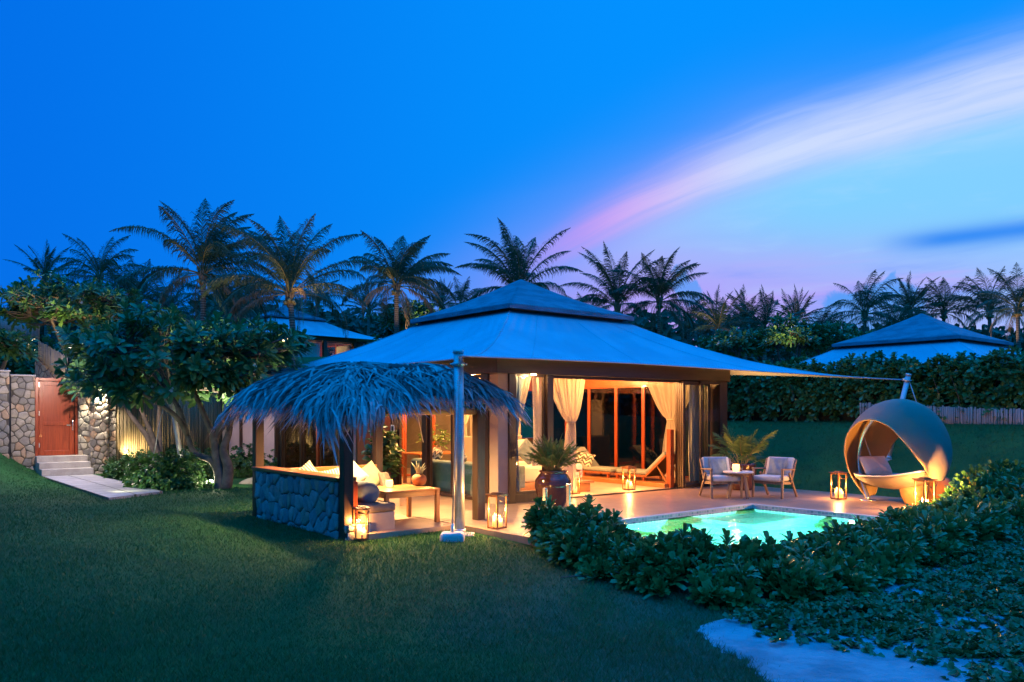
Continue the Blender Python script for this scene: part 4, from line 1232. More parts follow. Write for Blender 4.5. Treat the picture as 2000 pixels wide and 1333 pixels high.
m = MB(); m.box(SU-0.17, SU+0.16, PGV0+0.10, SV+0.12, 0.722, 0.78); m.build('cap_rail', M['redx'], st, bevel=0.008)
m = MB(); m.box(SU+0.102, SU+0.16, PGV0+0.102, SV-0.02, 0.05, 0.72); m.box(SU-0.10, SU+0.16, PGV0+0.07, PGV0+0.098, 0.13, 0.72); m.build('backrest', M['red'], st, bevel=0.006)
m = MB(); m.box(SU+0.162, -4.86, SV-0.06, SV+0.02, 0.05, 0.735); m.build('backrest', M['teak'], st, bevel=0.008)
m = MB(); m.box(SU+0.162, SU+0.72, PGV0-0.02, SV-0.70, -0.02, 0.25); m.box(SU+0.164, -4.75, SV-0.698, SV-0.065, -0.02, 0.25); m.build('seat_base', M['plaster'], st, bevel=0.01)

def rbox(name, dims, mat, parent=None, bevel=0.04, loc=None, rz=None):
    m = MB(); x, y, z = dims
    m.box(-x/2, x/2, -y/2, y/2, 0, z)
    o = m.build(name, M[mat], parent, loc, rz, bevel=bevel, seg=4)
    for p in o.data.polygons: p.use_smooth = True
    return o
def pillow_mesh(w, h, t, seed=0):
    m = MB()
    def fn(sgn):
        def f(i, j):
            x, y = 2*i-1, 2*j-1
            e = max(0.0, (1-abs(x)**3.0)*(1-abs(y)**3.0))
            px = x*w/2*(1-0.06*(1-y*y)*1.0); py = y*h/2*(1-0.06*(1-x*x))
            wr = 0.012*math.sin(7*x+3*y+seed)*e
            return (px, py, sgn*(t/2*e**0.45)+wr)
        return f
    m.grid(fn(1), 16, 16, 0, True)
    g = MB(); f2 = fn(-1)
    m.grid(lambda i, j: f2(1-i, j), 16, 16, 0, True)
    return m
def pillow(label, w, h, t, mat, loc, rot, seed=0, group=None, diamond=False):
    o = pillow_mesh(w, h, t, seed).build('throw_pillow', M[mat], None, loc)
    o.rotation_euler = Euler(rot, 'XYZ')
    return tag(o, label, 'pillow', group)
def seatpad(label, u0, u1, v0, v1, z, t, mat):
    o = rbox('seat_cushion', (u1-u0, v1-v0, t), mat, None, min(0.045, t*0.4), W((u0+u1)/2, (v0+v1)/2, z), TH)
    return tag(o, label, 'cushion', 'flat seat cushions of the corner bench')
seatpad('dark taupe seat cushion at the near end of the corner bench', SU+0.19, SU+0.74, PGV0-0.03, PGV0+0.95, 0.252, 0.13, 'fabgrey')
seatpad('taupe seat cushion along the back run of the corner bench', SU+0.76, -4.80, SV-0.69, SV-0.12, 0.252, 0.12, 'fabgrey')
seatpad('taupe seat cushion on the side run behind the blue bolster', SU+0.19, SU+0.74, PGV0+0.97, SV-0.72, 0.252, 0.13, 'fabgrey')
def lean(u, v, z, ang, tilt): return W(u, v, z), (R(90-tilt), 0, TH+ang)
def pl(label, u, v, z, ang, tilt, w, h, t, mat, spin=0, seed=0):
    o = pillow_mesh(w, h, t, seed).build('throw_pillow', M[mat], None, W(u, v, z))
    Mx = Matrix.Rotation(TH+ang, 4, 'Z') @ Matrix.Rotation(R(90-tilt), 4, 'X') @ Matrix.Rotation(spin, 4, 'Z')
    o.rotation_euler = Mx.to_euler()
    return tag(o, label, 'pillow', 'throw pillows on the corner bench')
pl('bright cream pillow standing on its corner on the back run of the bench', -5.66, -2.10, 0.60, R(-8), 20, 0.50, 0.50, 0.18, 'fabwhite', R(40), 1)
pl('sage green pillow leaning on the back run of the bench', -5.16, -1.92, 0.54, R(-6), 26, 0.46, 0.46, 0.16, 'fabsage', R(30), 2)
pl('dark striped pillow beside the bright cream pillow', -6.08, -2.20, 0.52, R(-20), 22, 0.44, 0.44, 0.15, 'stripe', R(12), 3)
pl('pale striped pillow whose tip shows over the stone wall', -6.42, -1.98, 0.60, R(-18), 18, 0.42, 0.42, 0.14, 'stripe', R(36), 4)
pl('taupe pillow at the right end of the bench back', -4.98, -2.15, 0.47, R(40), 22, 0.38, 0.34, 0.15, 'fabgrey', R(-4), 5)
# blue bolster at the near end
m = MB(); m.lathe([(0.0, -0.27), (0.10, -0.27), (0.155, -0.24), (0.165, 0), (0.155, 0.24), (0.10, 0.27), (0.0, 0.27)], 22, 0)
o = m.build('bolster', M['fabblue'], None, W(SU+0.42, PGV0+0.42, 0.52)); o.rotation_euler = (R(90), 0, TH+R(90)+R(90))
tag(o, 'round blue bolster cushion near the front post of the pergola', 'bolster', None)

# ---------------------------------------------------------------- low teak table and what stands on it
tp = W(-5.90, -4.12, 0)
tb = thing('coffee_table', 'square teak table with straight legs under the pergola', 'table', tp, TH)
m = MB(); m.box(-0.48, 0.48, -0.46, 0.46, 0.50, 0.53); m.build('table_top', M['teak'], tb, bevel=0.008)
m = MB(); m.box(-0.45, 0.45, -0.415, -0.39, 0.42, 0.499); m.box(-0.45, 0.45, 0.39, 0.415, 0.42, 0.499); m.box(-0.455, -0.43, -0.388, 0.388, 0.42, 0.499); m.box(0.43, 0.455, -0.388, 0.388, 0.42, 0.499); m.build('apron', M['teak'], tb, bevel=0.004)
for sx in (-1, 1):
    for sy in (-1, 1):
        m = MB(); m.box(sx*0.45-0.032, sx*0.45+0.032, sy*0.41-0.032, sy*0.41+0.032, 0.0, 0.499); m.build('leg', M['teakz'], tb, bevel=0.006)

def candle_glass(label, loc, s=1.0, lit=28):
    t = thing('tealight_holder', label, 'candle holder', loc, 0.0, 'lit candle glasses on the tables')
    m = MB(); m.lathe([(0.030*s, 0.0), (0.045*s, 0.01*s), (0.055*s, 0.05*s), (0.050*s, 0.10*s), (0.047*s, 0.10*s), (0.050*s, 0.05*s), (0.040*s, 0.015*s), (0.0, 0.012*s)], 18); m.build('glass_cup', M['lampglass'], t)
    m = MB(); m.lathe([(0.0, 0.013*s), (0.024*s, 0.013*s), (0.024*s, 0.04*s), (0.0, 0.042*s)], 12); c = m.build('candle', M['wax'], t)
    m = MB(); m.lathe([(0.0, 0.046*s), (0.008*s, 0.055*s), (0.0, 0.085*s)], 8); m.build('flame', M['flame'], c)
    light('candle_light', 'POINT', (0, 0, 0.16*s), lit, (1.0, 0.50, 0.16), 0.03, t)
    return t
candle_glass('lit amber candle glass on the square teak table', tp+Vector((-0.16, 0.12, 0.53)), 1.1, 7)
pt = thing('clay_pot', 'round terracotta pot with spiky aloe leaves on the teak table', 'potted plant', tp+Vector((0.28, 0.40, 0.53)))
m = MB(); m.lathe([(0.05, 0), (0.10, 0.03), (0.125, 0.09), (0.11, 0.15), (0.06, 0.185), (0.055, 0.18), (0.0, 0.165)], 22); m.build('pot', M['terracotta'], pt)
m = MB(); rr = random.Random(5)
for i in range(13):
    a = i*2.399; e = rr.uniform(0.9, 1.4); L = rr.uniform(0.16, 0.28)
    d = Vector((math.cos(a)*math.cos(e), math.sin(a)*math.cos(e), math.sin(e)))
    m.tube([(d.x*0.03, d.y*0.03, 0.16), Vector((0,0,0.16))+d*L*0.6, Vector((0,0,0.15))+d*L*0.95+Vector((d.x*0.03, d.y*0.03, 0))], [0.013, 0.012, 0.002], 6)
m.build('aloe', M['fabsage'], pt)
# ---------------------------------------------------------------- candle lanterns
def make_lantern(h=0.525, w=0.21):
    t = thing('candle_lantern', '', 'lantern', (0,0,0), 0, 'copper candle lanterns')
    m = MB(); hw = w/2
    m.box(-hw, hw, -hw, hw, 0.0, 0.022)
    for sx in (-1, 1):
        for sy in (-1, 1): m.box(sx*hw-0.010*(1+sx), sx*hw+0.010*(1-sx), sy*hw-0.010*(1+sy), sy*hw+0.010*(1-sy), 0.022, h-0.06)
    m.box(-hw, hw, -hw, hw, h-0.06, h-0.035); 
    m.build('frame', M['bronze'], t, bevel=0.003)
    m = MB(); m.box(-hw-0.022, hw+0.022, -hw-0.022, hw+0.022, h-0.034, h-0.018); m.box(-hw*0.6, hw*0.6, -hw*0.6, hw*0.6, h-0.017, h); m.build('roof', M['bronze'], t, bevel=0.004)
    m = MB()
    pts = [Vector((math.cos(a)*0.11, -hw-0.030-0.02*math.sin(a), h-0.06-math.sin(a)*0.075)) for a in np.linspace(0, PI, 13)]
    m.tube(pts, 0.006, 6); m.build('handle', M['bronze'], t)
    m = MB(); g = hw-0.012
    for (a, b) in (((-g, -g), (g, -g)), ((g, -g), (g, g)), ((g, g), (-g, g)), ((-g, g), (-g, -g))):
        m.add([(a[0], a[1], 0.024), (b[0], b[1], 0.024), (b[0], b[1], h-0.062), (a[0], a[1], h-0.062)], [(0,1,2,3)])
    m.build('glass', M['lglass'], t)
    for (x, y, r, ch) in ((-0.038, -0.03, 0.036, 0.17), (0.045, -0.02, 0.034, 0.12), (0.0, 0.05, 0.034, 0.15)):
        m = MB(); m.lathe([(0.0, 0.023), (r, 0.023), (r, 0.023+ch), (r*0.8, 0.023+ch-0.006), (0.0, 0.023+ch-0.012)], 14, 0, (x, y, 0)); c = m.build('candle', M['wax'], t)
        m = MB(); m.lathe([(0.0, 0.0), (0.009, 0.016), (0.0, 0.05)], 8, 0, (x, y, 0.023+ch)); m.build('flame', M['flame'], c)
    return t
LAN = make_lantern()
lan_spots = [
    (GP(705, 1053, -0.07), R(20), 0.88, 'candle lantern on the grass beside the front post of the pergola'),
    (GP(971, 1032, 0.0), R(48), 1.0, 'candle lantern on the deck corner by the tall plaster pier'),
    (W(-0.74, -2.62, 0.005), R(34), 1.0, 'candle lantern just inside the opening beside the big brown urn'),
    (W(0.85, -2.72, 0.005), R(30), 1.0, 'candle lantern on the lit floor in front of the loungers'),
    (GP(1638, 975, 0.0), R(20), 1.05, 'candle lantern on the deck edge left of the hanging pod chair'),
    (GP(1806, 1000, 0.0), R(15), 1.12, 'candle lantern in front of the clay jars by the shrub hedge'),
]
for i, (p, rz, s, lab) in enumerate(lan_spots):
    o = LAN if i == 0 else copy_tree(LAN)
    o.location = p; o.rotation_euler = (0, 0, rz); o.scale = (s, s, s); o['label'] = lab
    for (x, y, e) in ((-0.01, -0.005, 0.27), ):
        light('candle_light', 'POINT', (x, y, e), 320.0 if i == 5 else 36.0, (1.0, 0.44, 0.11), 0.035, o)
# an unlit timber lantern further inside
t = thing('candle_lantern', 'unlit timber lantern standing inside beside the left lounger', 'lantern', W(0.50, -0.75, 0.005), R(30))
m = MB()
for sx in (-1, 1):
    for sy in (-1, 1): m.box(sx*0.11-0.016, sx*0.11+0.016, sy*0.11-0.016, sy*0.11+0.016, 0.02, 0.60)
m.box(-0.13, 0.13, -0.13, 0.13, 0.0, 0.02); m.box(-0.13, 0.13, -0.13, 0.13, 0.60, 0.63); m.build('frame', M['teakz'], t, bevel=0.003)
m = MB(); m.box(-0.15, 0.15, -0.15, 0.15, 0.631, 0.66); m.build('roof', M['teak'], t, bevel=0.003)
m = MB(); m.tube([Vector((math.cos(a)*0.12, -0.16, 0.62-math.sin(a)*0.09)) for a in np.linspace(0, PI, 11)], 0.007, 6); m.build('handle', M['linen'], t)

# ---------------------------------------------------------------- armchairs and round table on the deck
def make_chair():
    t = thing('armchair', '', 'armchair', (0,0,0), 0, 'deck armchairs')
    # local: faces -y
    for sx in (-1, 1):
        x = sx*0.31
        m = MB(); m.bar((x, -0.30, 0), (x, -0.27, 0.58), 0.035, 0.045, taper=1.0); m.build('leg', M['weather'], t, bevel=0.006)
        m = MB(); m.bar((x, 0.36, 0), (x, 0.02, 0.50), 0.035, 0.05); m.build('leg', M['weather'], t, bevel=0.006)
        m = MB(); m.bar((x, -0.31, 0.585), (x, 0.27, 0.555), 0.045, 0.03); m.build('armrest', M['weather'], t, bevel=0.008)
        m = MB(); m.bar((x, 0.10, 0.30), (x, 0.33, 0.76), 0.035, 0.045); m.build('back_post', M['weather'], t, bevel=0.006)
    m = MB(); m.bar((-0.29, -0.27, 0.31), (0.29, -0.27, 0.31), 0.03, 0.06); m.bar((-0.29, 0.14, 0.29), (0.29, 0.14, 0.29), 0.03, 0.06)
    for q in (-0.29, 0.29): m.bar((q, -0.26, 0.31), (q, 0.13, 0.29), 0.03, 0.06)
    m.build('seat_frame', M['weather'], t, bevel=0.005)
    rbox('seat_cushion', (0.57, 0.56, 0.11), 'fabpale', t, 0.035, (0, -0.06, 0.335))
    o = rbox('back_cushion', (0.57, 0.10, 0.44), 'fabpale', t, 0.035, (0, 0.17, 0.38)); o.rotation_euler = (R(-22), 0, 0)
    o = pillow_mesh(0.40, 0.40, 0.13, 2).build('lumbar_pillow', M['fabblue'], t, (0, 0.135, 0.61)); o.rotation_euler = (R(90-22), 0, 0)
    return t
ch = make_chair()
pA = GP(1408, 971, 0)
ch.location = pA; ch.rotation_euler = (0, 0, R(8)); ch['label'] = 'armchair left of the round table, turned straight to the pool'
pB = GP(1512, 971, 0)
place_copy(ch, 'armchair right of the round table, angled toward it', pB, R(-44))
tB = GP(1442, 973, 0)
t = thing('side_table', 'round pale-topped side table with four splayed legs between the armchairs', 'table', tB)
m = MB(); m.lathe([(0.0, 0.50), (0.285, 0.50), (0.295, 0.512), (0.295, 0.525), (0.285, 0.535), (0.0, 0.535)], 36); m.build('table_top', M['tabletop'], t)
m = MB(); m.lathe([(0.17, 0.455), (0.19, 0.46), (0.19, 0.499)], 20); m.build('collar', M['weather'], t)
for i in range(4):
    a = R(25)+i*PI/2; c, s = math.cos(a), math.sin(a)
    m = MB(); m.bar((c*0.27, s*0.27, 0), (c*0.15, s*0.15, 0.498), 0.055, 0.04, up=(c, s, 0)); m.build('leg', M['weather'], t, bevel=0.006)
candle_glass('glowing round candle glass on the round side table', tB+Vector((-0.04, 0.02, 0.537)), 1.35, 9)

# ---------------------------------------------------------------- urns and jars
def urn(name, label, cat, loc, prof, mat, s=1.0, n=36):
    t = thing(name, label, cat, loc)
    m = MB(); m.lathe([(r*s, z*s) for r, z in prof], n); m.build('vessel', M[mat], t)
    return t
UP = [(0.19, 0.0), (0.23, 0.03), (0.30, 0.20), (0.345, 0.38), (0.335, 0.50), (0.27, 0.60), (0.235, 0.63), (0.265, 0.665), (0.262, 0.68), (0.235, 0.675), (0.21, 0.62), (0.0, 0.60)]
URN = urn('plant_urn', 'large glossy brown glazed urn with a bushy palm by the dark door post', 'urn', W(-2.64, -4.10, 0), UP, 'glaze', 0.97)
UP2 = [(0.15, 0.0), (0.18, 0.03), (0.22, 0.18), (0.24, 0.34), (0.22, 0.40), (0.235, 0.43), (0.215, 0.43), (0.19, 0.38), (0.0, 0.36)]
URN2 = urn('plant_urn', 'brown glazed pot with a tall areca palm behind the round side table', 'urn', GP(1449, 957, 0), UP2, 'glaze', 1.35)
JP = [(0.14, 0.0), (0.17, 0.03), (0.24, 0.18), (0.27, 0.34), (0.23, 0.46), (0.14, 0.52), (0.135, 0.54), (0.165, 0.565), (0.16, 0.575), (0.12, 0.56), (0.10, 0.50), (0.0, 0.48)]
j1 = urn('clay_jar', 'tan clay jar standing left behind the lantern at the hedge', 'jar', GP(1785, 986, 0), JP, 'clay', 0.95)
j2 = urn('clay_jar', 'reddish clay jar standing right behind the lantern at the hedge', 'jar', GP(1830, 984, 0), JP, 'terracotta', 1.0)

# ---------------------------------------------------------------- hanging pod chair
pod = thing('hanging_pod_chair', 'woven rattan pod chair with a crescent hood on a curved steel stand', 'hanging chair', (0, 0, 0), 0)
pod.location = (DP(1752, 975, 15.4).x, 15.4, 0)
PA = R(-70)
AX = Vector((math.cos(PA), math.sin(PA), 0)); BX = Vector((-math.sin(PA), math.cos(PA), 0))
from mathutils.geometry import interpolate_bezier
def spline(pts, n):
    """Catmull-Rom through pts, n+1 samples"""
    P = [Vector(p) for p in pts]; out = []
    segs = len(P)-1
    for k in range(n+1):
        q = min(k/n*segs, segs-1e-6); i = int(q); t = q-i
        p0 = P[max(i-1, 0)]; p1 = P[i]; p2 = P[i+1]; p3 = P[min(i+2, segs)]
        out.append(0.5*((2*p1)+(p2-p0)*t+(2*p0-5*p1+4*p2-p3)*t*t+(3*p1-p0-3*p2+p3)*t*t*t))
    return out
prof = spline([(-0.74, 0, 0.06), (-0.98, 0, 0.45), (-1.04, 0, 0.95), (-0.86, 0, 1.46), (-0.42, 0, 1.84), (0.12, 0, 1.95), (0.62, 0, 1.75), (0.96, 0, 1.30), (1.07, 0, 0.85), (1.00, 0, 0.50)], 60)
NP = len(prof)-1
def hoodpt(i, j, off=0.0):
    p = prof[int(round(i*NP))]
    k = int(round(i*NP))
    t = (prof[min(k+1, NP)]-prof[max(k-1, 0)]).normalized(); nrm = Vector((-t.z, 0, t.x))
    w = 0.03+0.68*math.sin(PI*min(1, max(0, 0.02+0.96*i)))**0.75
    q = 2*j-1
    fl = -0.36*q*q*(w/0.68)
    c = p+nrm*(fl+off)
    return AX*c.x+BX*(q*w)+Vector((0, 0, c.z))
m = MB(); m.grid(lambda i, j: hoodpt(i, j, 0.012), NP, 18); m.build('hood', M['rattan'], pod)
m = MB(); m.grid(lambda i, j: hoodpt(1-i, j, -0.012), NP, 18); m.build('hood_lining', M['rattanin'], pod)
m = MB()
for j in (0.0, 1.0): m.tube([hoodpt(i/NP, j) for i in range(NP+1)], 0.016, 6)
m.build('hood_rim', M['rattanin'], pod)
def tub(i, j, off=0.0):
    a = 2*i-1; b = 2*j-1
    wid = 0.50*(1-abs(a)**2.4)**0.5 if abs(a) < 1 else 0
    x = a*0.92
    zed = 0.30+0.20*a*a+0.06*a+0.05*max(0, a)**2
    z = zed+0.22*(abs(b)**2.2)*(0.4+0.6*(1-a*a)) - off
    return AX*x+BX*(b*wid)+Vector((0, 0, z))
m = MB(); m.grid(lambda i, j: tub(i, j, 0.02), 34, 16); m.build('seat_shell', M['rattan'], pod, solid=0.03)
m = MB(); m.grid(lambda i, j: tub(0.05+0.88*i, 0.06+0.88*j, -0.04), 30, 14); m.build('seat_pad', M['fabpale'], pod, solid=0.05)
m = MB()
for s in (0.0, 1.0): m.tube([tub(i/34, s, 0.0) for i in range(35)], 0.018, 6)
m.build('seat_rim', M['steel'], pod)
stem = spline([AX*(-0.62)+BX*(-0.10)+Vector((0,0,0.0)), AX*(-0.80)+BX*(-0.10)+Vector((0,0,0.40)), AX*(-0.89)+BX*(-0.08)+Vector((0,0,0.85)), AX*(-0.76)+BX*(-0.05)+Vector((0,0,1.35)), AX*(-0.38)+Vector((0,0,1.74)), AX*(0.05)+Vector((0,0,1.90))], 30)
m = MB(); m.tube(stem, [0.052]*6+[0.045]*25, 12); m.build('stand', M['brushed'], pod)
m = MB(); a = AX*(-0.62)+BX*(-0.10); m.lathe([(0.0, 0.0), (0.16, 0.0), (0.16, 0.014), (0.0, 0.016)], 24, 0, (a.x, a.y, 0)); m.build('foot_plate', M['brushed'], pod)
m = MB()
for s in (-1, 1):
    m.tube([tub(0.5+s*0.42, 0.02), hoodpt(0.5+s*0.44, 0.1)], 0.010, 6); m.tube([tub(0.5+s*0.42, 0.98), hoodpt(0.5+s*0.44, 0.9)], 0.010, 6)
m.tube([tub(0.10, 0.9), stem[17]], 0.012, 6)
m.build('hanger', M['steel'], pod)
pc = Vector(pod.location)+AX*(-0.55)+BX*(0.02)+Vector((0,0,0.68))
o = pillow_mesh(0.66, 0.42, 0.20, 3).build('throw_pillow', M['fabwhite'], None, pc)
o.rotation_euler = (Matrix.Rotation(PA, 4, 'Z')@Matrix.Rotation(R(40), 4, 'Y')@Matrix.Rotation(R(90), 4, 'Z')@Matrix.Rotation(R(18), 4, 'X')).to_euler()
tag(o, 'cream pillow lying in the seat of the hanging pod chair', 'pillow')

# ---------------------------------------------------------------- pool handrails, rocks
for p, lab in ((W(-4.05, -6.02, 0), 'short brushed steel post at the pool corner, nearer the brown urn'), (W(-4.80, -6.33, 0), 'short brushed steel post at the pool corner, nearer the shrub hedge')):
    t = thing('pool_post', lab, 'post', p, TH, 'steel posts at the pool corner')
    m = MB(); m.box(-0.018, 0.018, -0.034, 0.034, 0.004, 0.62); m.build('bar', M['brushed'], t, bevel=0.006)
    m = MB(); m.box(-0.05, 0.05, -0.065, 0.065, 0.0, 0.012); m.build('base_plate', M['brushed'], t, bevel=0.003)
def rock(label, p, s, seed):
    rr = random.Random(seed); ph = [rr.uniform(0, 6) for _ in range(6)]
    m = MB()
    def fn(i, j):
        a = 2*PI*i; e = PI*(j-0.5)
        r = 1+0.16*math.sin(2*a+ph[0])*math.cos(e)+0.12*math.sin(3*a+ph[1]+2*e)+0.1*math.sin(4*e+ph[2])
        return (s[0]*r*math.cos(a)*math.cos(e), s[1]*r*math.sin(a)*math.cos(e), s[2]*r*math.sin(e))
    m.grid(fn, 20, 12); o = m.build('rock', M['rock'], None, p, rr.uniform(0, 3))
    return tag(o, label, 'rock', 'rocks along the deck edge')
rock('flat grey rock at the deck corner below the lantern', GP(968, 1046, -0.12), (0.15, 0.11, 0.07), 1)
rock('small pale rock at the left tip of the shrub hedge', GP(986, 1058, -0.14), (0.10, 0.09, 0.06), 2)
rock('brownish rock beside the uplit frangipani trunk', GP(500, 944, -0.06), (0.32, 0.2, 0.12), 3)

# ---------------------------------------------------------------- inside the villa
def bed():
    t = thing('bed', 'wide low bed with white linen and dark foot throw behind the glass pane', 'bed', W(-1.80, -1.95, 0.005), TH)
    m = MB(); m.box(0.0, 2.06, 0.0, 2.2, 0.0, 0.22); m.build('bed_base', M['teak'], t, bevel=0.01)
    rbox('mattress', (2.02, 2.14, 0.34), 'linen', t, 0.07, (1.03, 1.1, 0.221))
    m = MB(); m.box(-0.015, 0.30, -0.02, 2.2, 0.12, 0.585); m.build('foot_throw', M['fabblue'], t, bevel=0.03, seg=3)
    m = MB(); m.box(0.0, 2.06, 2.21, 2.29, 0.0, 1.15); m.build('headboard', M['plaster'], t, bevel=0.02)
    return t
bed()
def ip(label, u, v, z, ang, tilt, w, h, th, mat, spin=0, seed=0, grp=None):
    o = pl(label, u, v, z, ang, tilt, w, h, th, mat, spin, seed)
    o['group'] = grp or 'pillows inside the villa'
    return o
ip('blue-grey pillow standing on its corner on the bed', -0.92, -1.35, 0.84, R(-15), 14, 0.46, 0.46, 0.15, 'fabblue', R(45), 1)
ip('large white pillow on the bed behind the blue-grey one', -0.95, -0.95, 0.86, R(-10), 16, 0.62, 0.52, 0.18, 'linen', 0, 2)
# draped sheer curtains
def curtain(name, label, a, b, z0, z1, tie, tz, mat='sheer', gather=0.14, bot=0.34, npl=9, amp=0.045, seed=0, group='tied sheer curtains of the villa', sub=70):
    a = Vector((a[0], a[1], 0)); b = Vector((b[0], b[1], 0)); L = (b-a).length; t = (b-a)/L; n = Vector((-t.y, t.x, 0))
    tt = (tz-z0)/(z1-z0)
    o = thing(name, label, 'curtain', W(0, 0, 0), TH, group)
    m = MB()
    def fn(i, j):
        # j: 0 bottom, 1 top
        if j >= tt:
            q = (j-tt)/(1-tt); w = gather+(1-gather)*q**0.62
            c = tie+(0.5-tie)*q**0.75
        else:
            q = (tt-j)/tt; w = gather+(bot-gather)*min(1, q*1.15)**0.7; c = tie+(0.5-tie)*0.10*q
        x = c+(i-0.5)*w
        ph = seed*1.7
        y = amp*(0.35+0.65*(1-w))*math.sin(i*npl*2*PI+ph)+0.02*math.sin(i*npl*0.9*PI+5*j+ph)
        y += 0.03*math.sin(5*j+ph)*(1-w)
        z = z0+(z1-z0)*j
        if j > 0.93: z -= 0.05*abs(math.sin(i*PI*3))*(1-(1-j)/0.07)
        p = a+t*(x*L)+n*y
        return (p.x, p.y, z)
    m.grid(fn, sub, 36); m.build('cloth', M[mat], o)
    if gather < 0.5:
        m = MB(); c = a+t*(tie*L)
        m.tube([c+t*(math.cos(q)*gather*L*0.56)+n*(math.sin(q)*0.075)+Vector((0,0,tz+0.01*math.sin(q))) for q in np.linspace(0, 2*PI, 17)], 0.016, 6)
        m.build('tie_back', M[mat], o)
    return o
curtain('curtain', 'sheer cream curtain tied in the middle beside the dark door post', (-1.80, -2.86), (-0.55, -2.86), 0.10, 2.64, 0.60, 1.52, seed=1)
curtain('curtain', 'sheer cream curtain swept left behind the fixed glass pane', (-2.72, -2.80), (-1.98, -2.80), 0.10, 2.60, 0.06, 1.02, gather=0.16, bot=0.22, seed=2)
curtain('curtain', 'blue-grey drape hanging straight beside the plaster pier', (-2.79, -3.06), (-2.50, -3.06), 0.10, 2.42, 0.3, 1.25, 'drape', 0.55, 0.62, 4, 0.03, 3, 'straight drapes of the villa')
curtain('curtain', 'grey drape inside the fixed pane near the pillow', (-2.30, -2.40), (-2.02, -2.40), 0.10, 2.50, 0.5, 1.2, 'drape', 0.8, 0.9, 4, 0.03, 4, 'straight drapes of the villa')
curtain('curtain', 'tan curtain behind the tied sheer next to the door post', (-1.60, -2.30), (-1.05, -2.30), 0.6, 2.60, 0.5, 1.2, 'fabwhite', 0.9, 0.95, 5, 0.03, 5, 'straight drapes of the villa')
curtain('curtain', 'sheer cream curtain tied by the right-hand red frame above the lounger', (3.20, -1.15), (3.20, -2.75), 0.12, 2.48, 0.50, 1.55, seed=6)
curtain('curtain', 'pale curtain hanging behind the glass right of the stacked doors', (2.72, -2.88), (3.40, -2.88), 0.05, 2.42, 0.36, 1.05, 'linen', 0.62, 0.7, 6, 0.04, 7)
curtain('curtain', 'sheer cream curtain narrow beside the sofa end at the side glass', (-2.95, -2.62), (-2.95, -1.95), 0.05, 2.45, 0.5, 1.2, 'sheer', 0.5, 0.75, 5, 0.04, 8)
curtain('curtain', 'sheer cream curtain tied above the planted table deep inside', (-1.6, 0.9), (-0.6, 0.9), 0.1, 2.5, 0.5, 1.45, 'sheer', 0.2, 0.4, 7, 0.04, 9)
curtain('curtain', 'grey curtain at the far left end of the glass beyond the timber leaves', (-2.98, 2.95), (-2.98, 2.35), 0.05, 2.42, 0.5, 1.2, 'fabpale', 0.85, 0.9, 5, 0.035, 10, 'straight drapes of the villa')

# loungers on the platform, foot to foot
def lounger(label, loc, rz):
    t = thing('sun_lounger', label, 'lounger', loc, rz, 'indoor loungers on the platform')
    # local: foot at y=0, head at y=+1.7
    for s in (-1, 1):
        m = MB(); m.bar((s*0.30, 0.02, 0.11), (s*0.30, 1.05, 0.11), 0.04, 0.05); m.bar((s*0.30, 1.02, 0.12), (s*0.30, 1.62, 0.62), 0.04, 0.05); m.build('side_rail', M['redx'], t, bevel=0.004)
        for y in (0.10, 0.95):
            m = MB(); m.box(s*0.30-0.025, s*0.30+0.025, y-0.025, y+0.025, 0.0, 0.084); m.build('leg', M['red'], t)
        m = MB(); m.bar((s*0.27, 1.62, 0.0), (s*0.27, 1.32, 0.38), 0.03, 0.035); m.build('strut', M['teakz'], t)
    m = MB(); m.bar((-0.28, 1.62, 0.62), (0.28, 1.62, 0.62), 0.04, 0.05); m.build('head_rail', M['redx'], t)
    m = MB(); v = [(-0.285, 1.03, 0.105), (0.285, 1.03, 0.105), (0.285, 1.62, 0.60), (-0.285, 1.62, 0.60)]
    m.add(v, [(0,1,2,3)]); m.build('back_panel', M['dark'], t, solid=0.02)
    rbox('seat_cushion', (0.56, 1.0, 0.09), 'mint', t, 0.03, (0, 0.52, 0.137))
    o = rbox('back_cushion', (0.56, 0.78, 0.09), 'mint', t, 0.03, (0, 1.29, 0.395)); o.rotation_euler = (math.atan2(0.50, 0.60), 0, 0)
    return t
lounger('grey-green lounger with a zigzag pillow, its back raised at the left', W(2.35, -1.02, 0.102), TH)
lounger('grey-green lounger with its dark underside turned to the right frame', W(2.35, -1.14, 0.102), TH+PI)
ip('cream and black zigzag pillow on the left lounger', 2.20, 0.10, 0.50, R(-60), 34, 0.52, 0.40, 0.15, 'zig', R(-12), 1)
t = thing('wooden_step', 'small wooden step box between the bed and the lit floor', 'step', W(-0.42, -2.30, 0.005), TH)
m = MB(); m.box(-0.22, 0.40, -0.22, 0.30, 0.19, 0.235); m.build('tread', M['teak'], t, bevel=0.006)
m = MB(); m.box(-0.17, 0.33, -0.16, 0.26, 0.0, 0.189); m.build('riser', M['teak'], t)
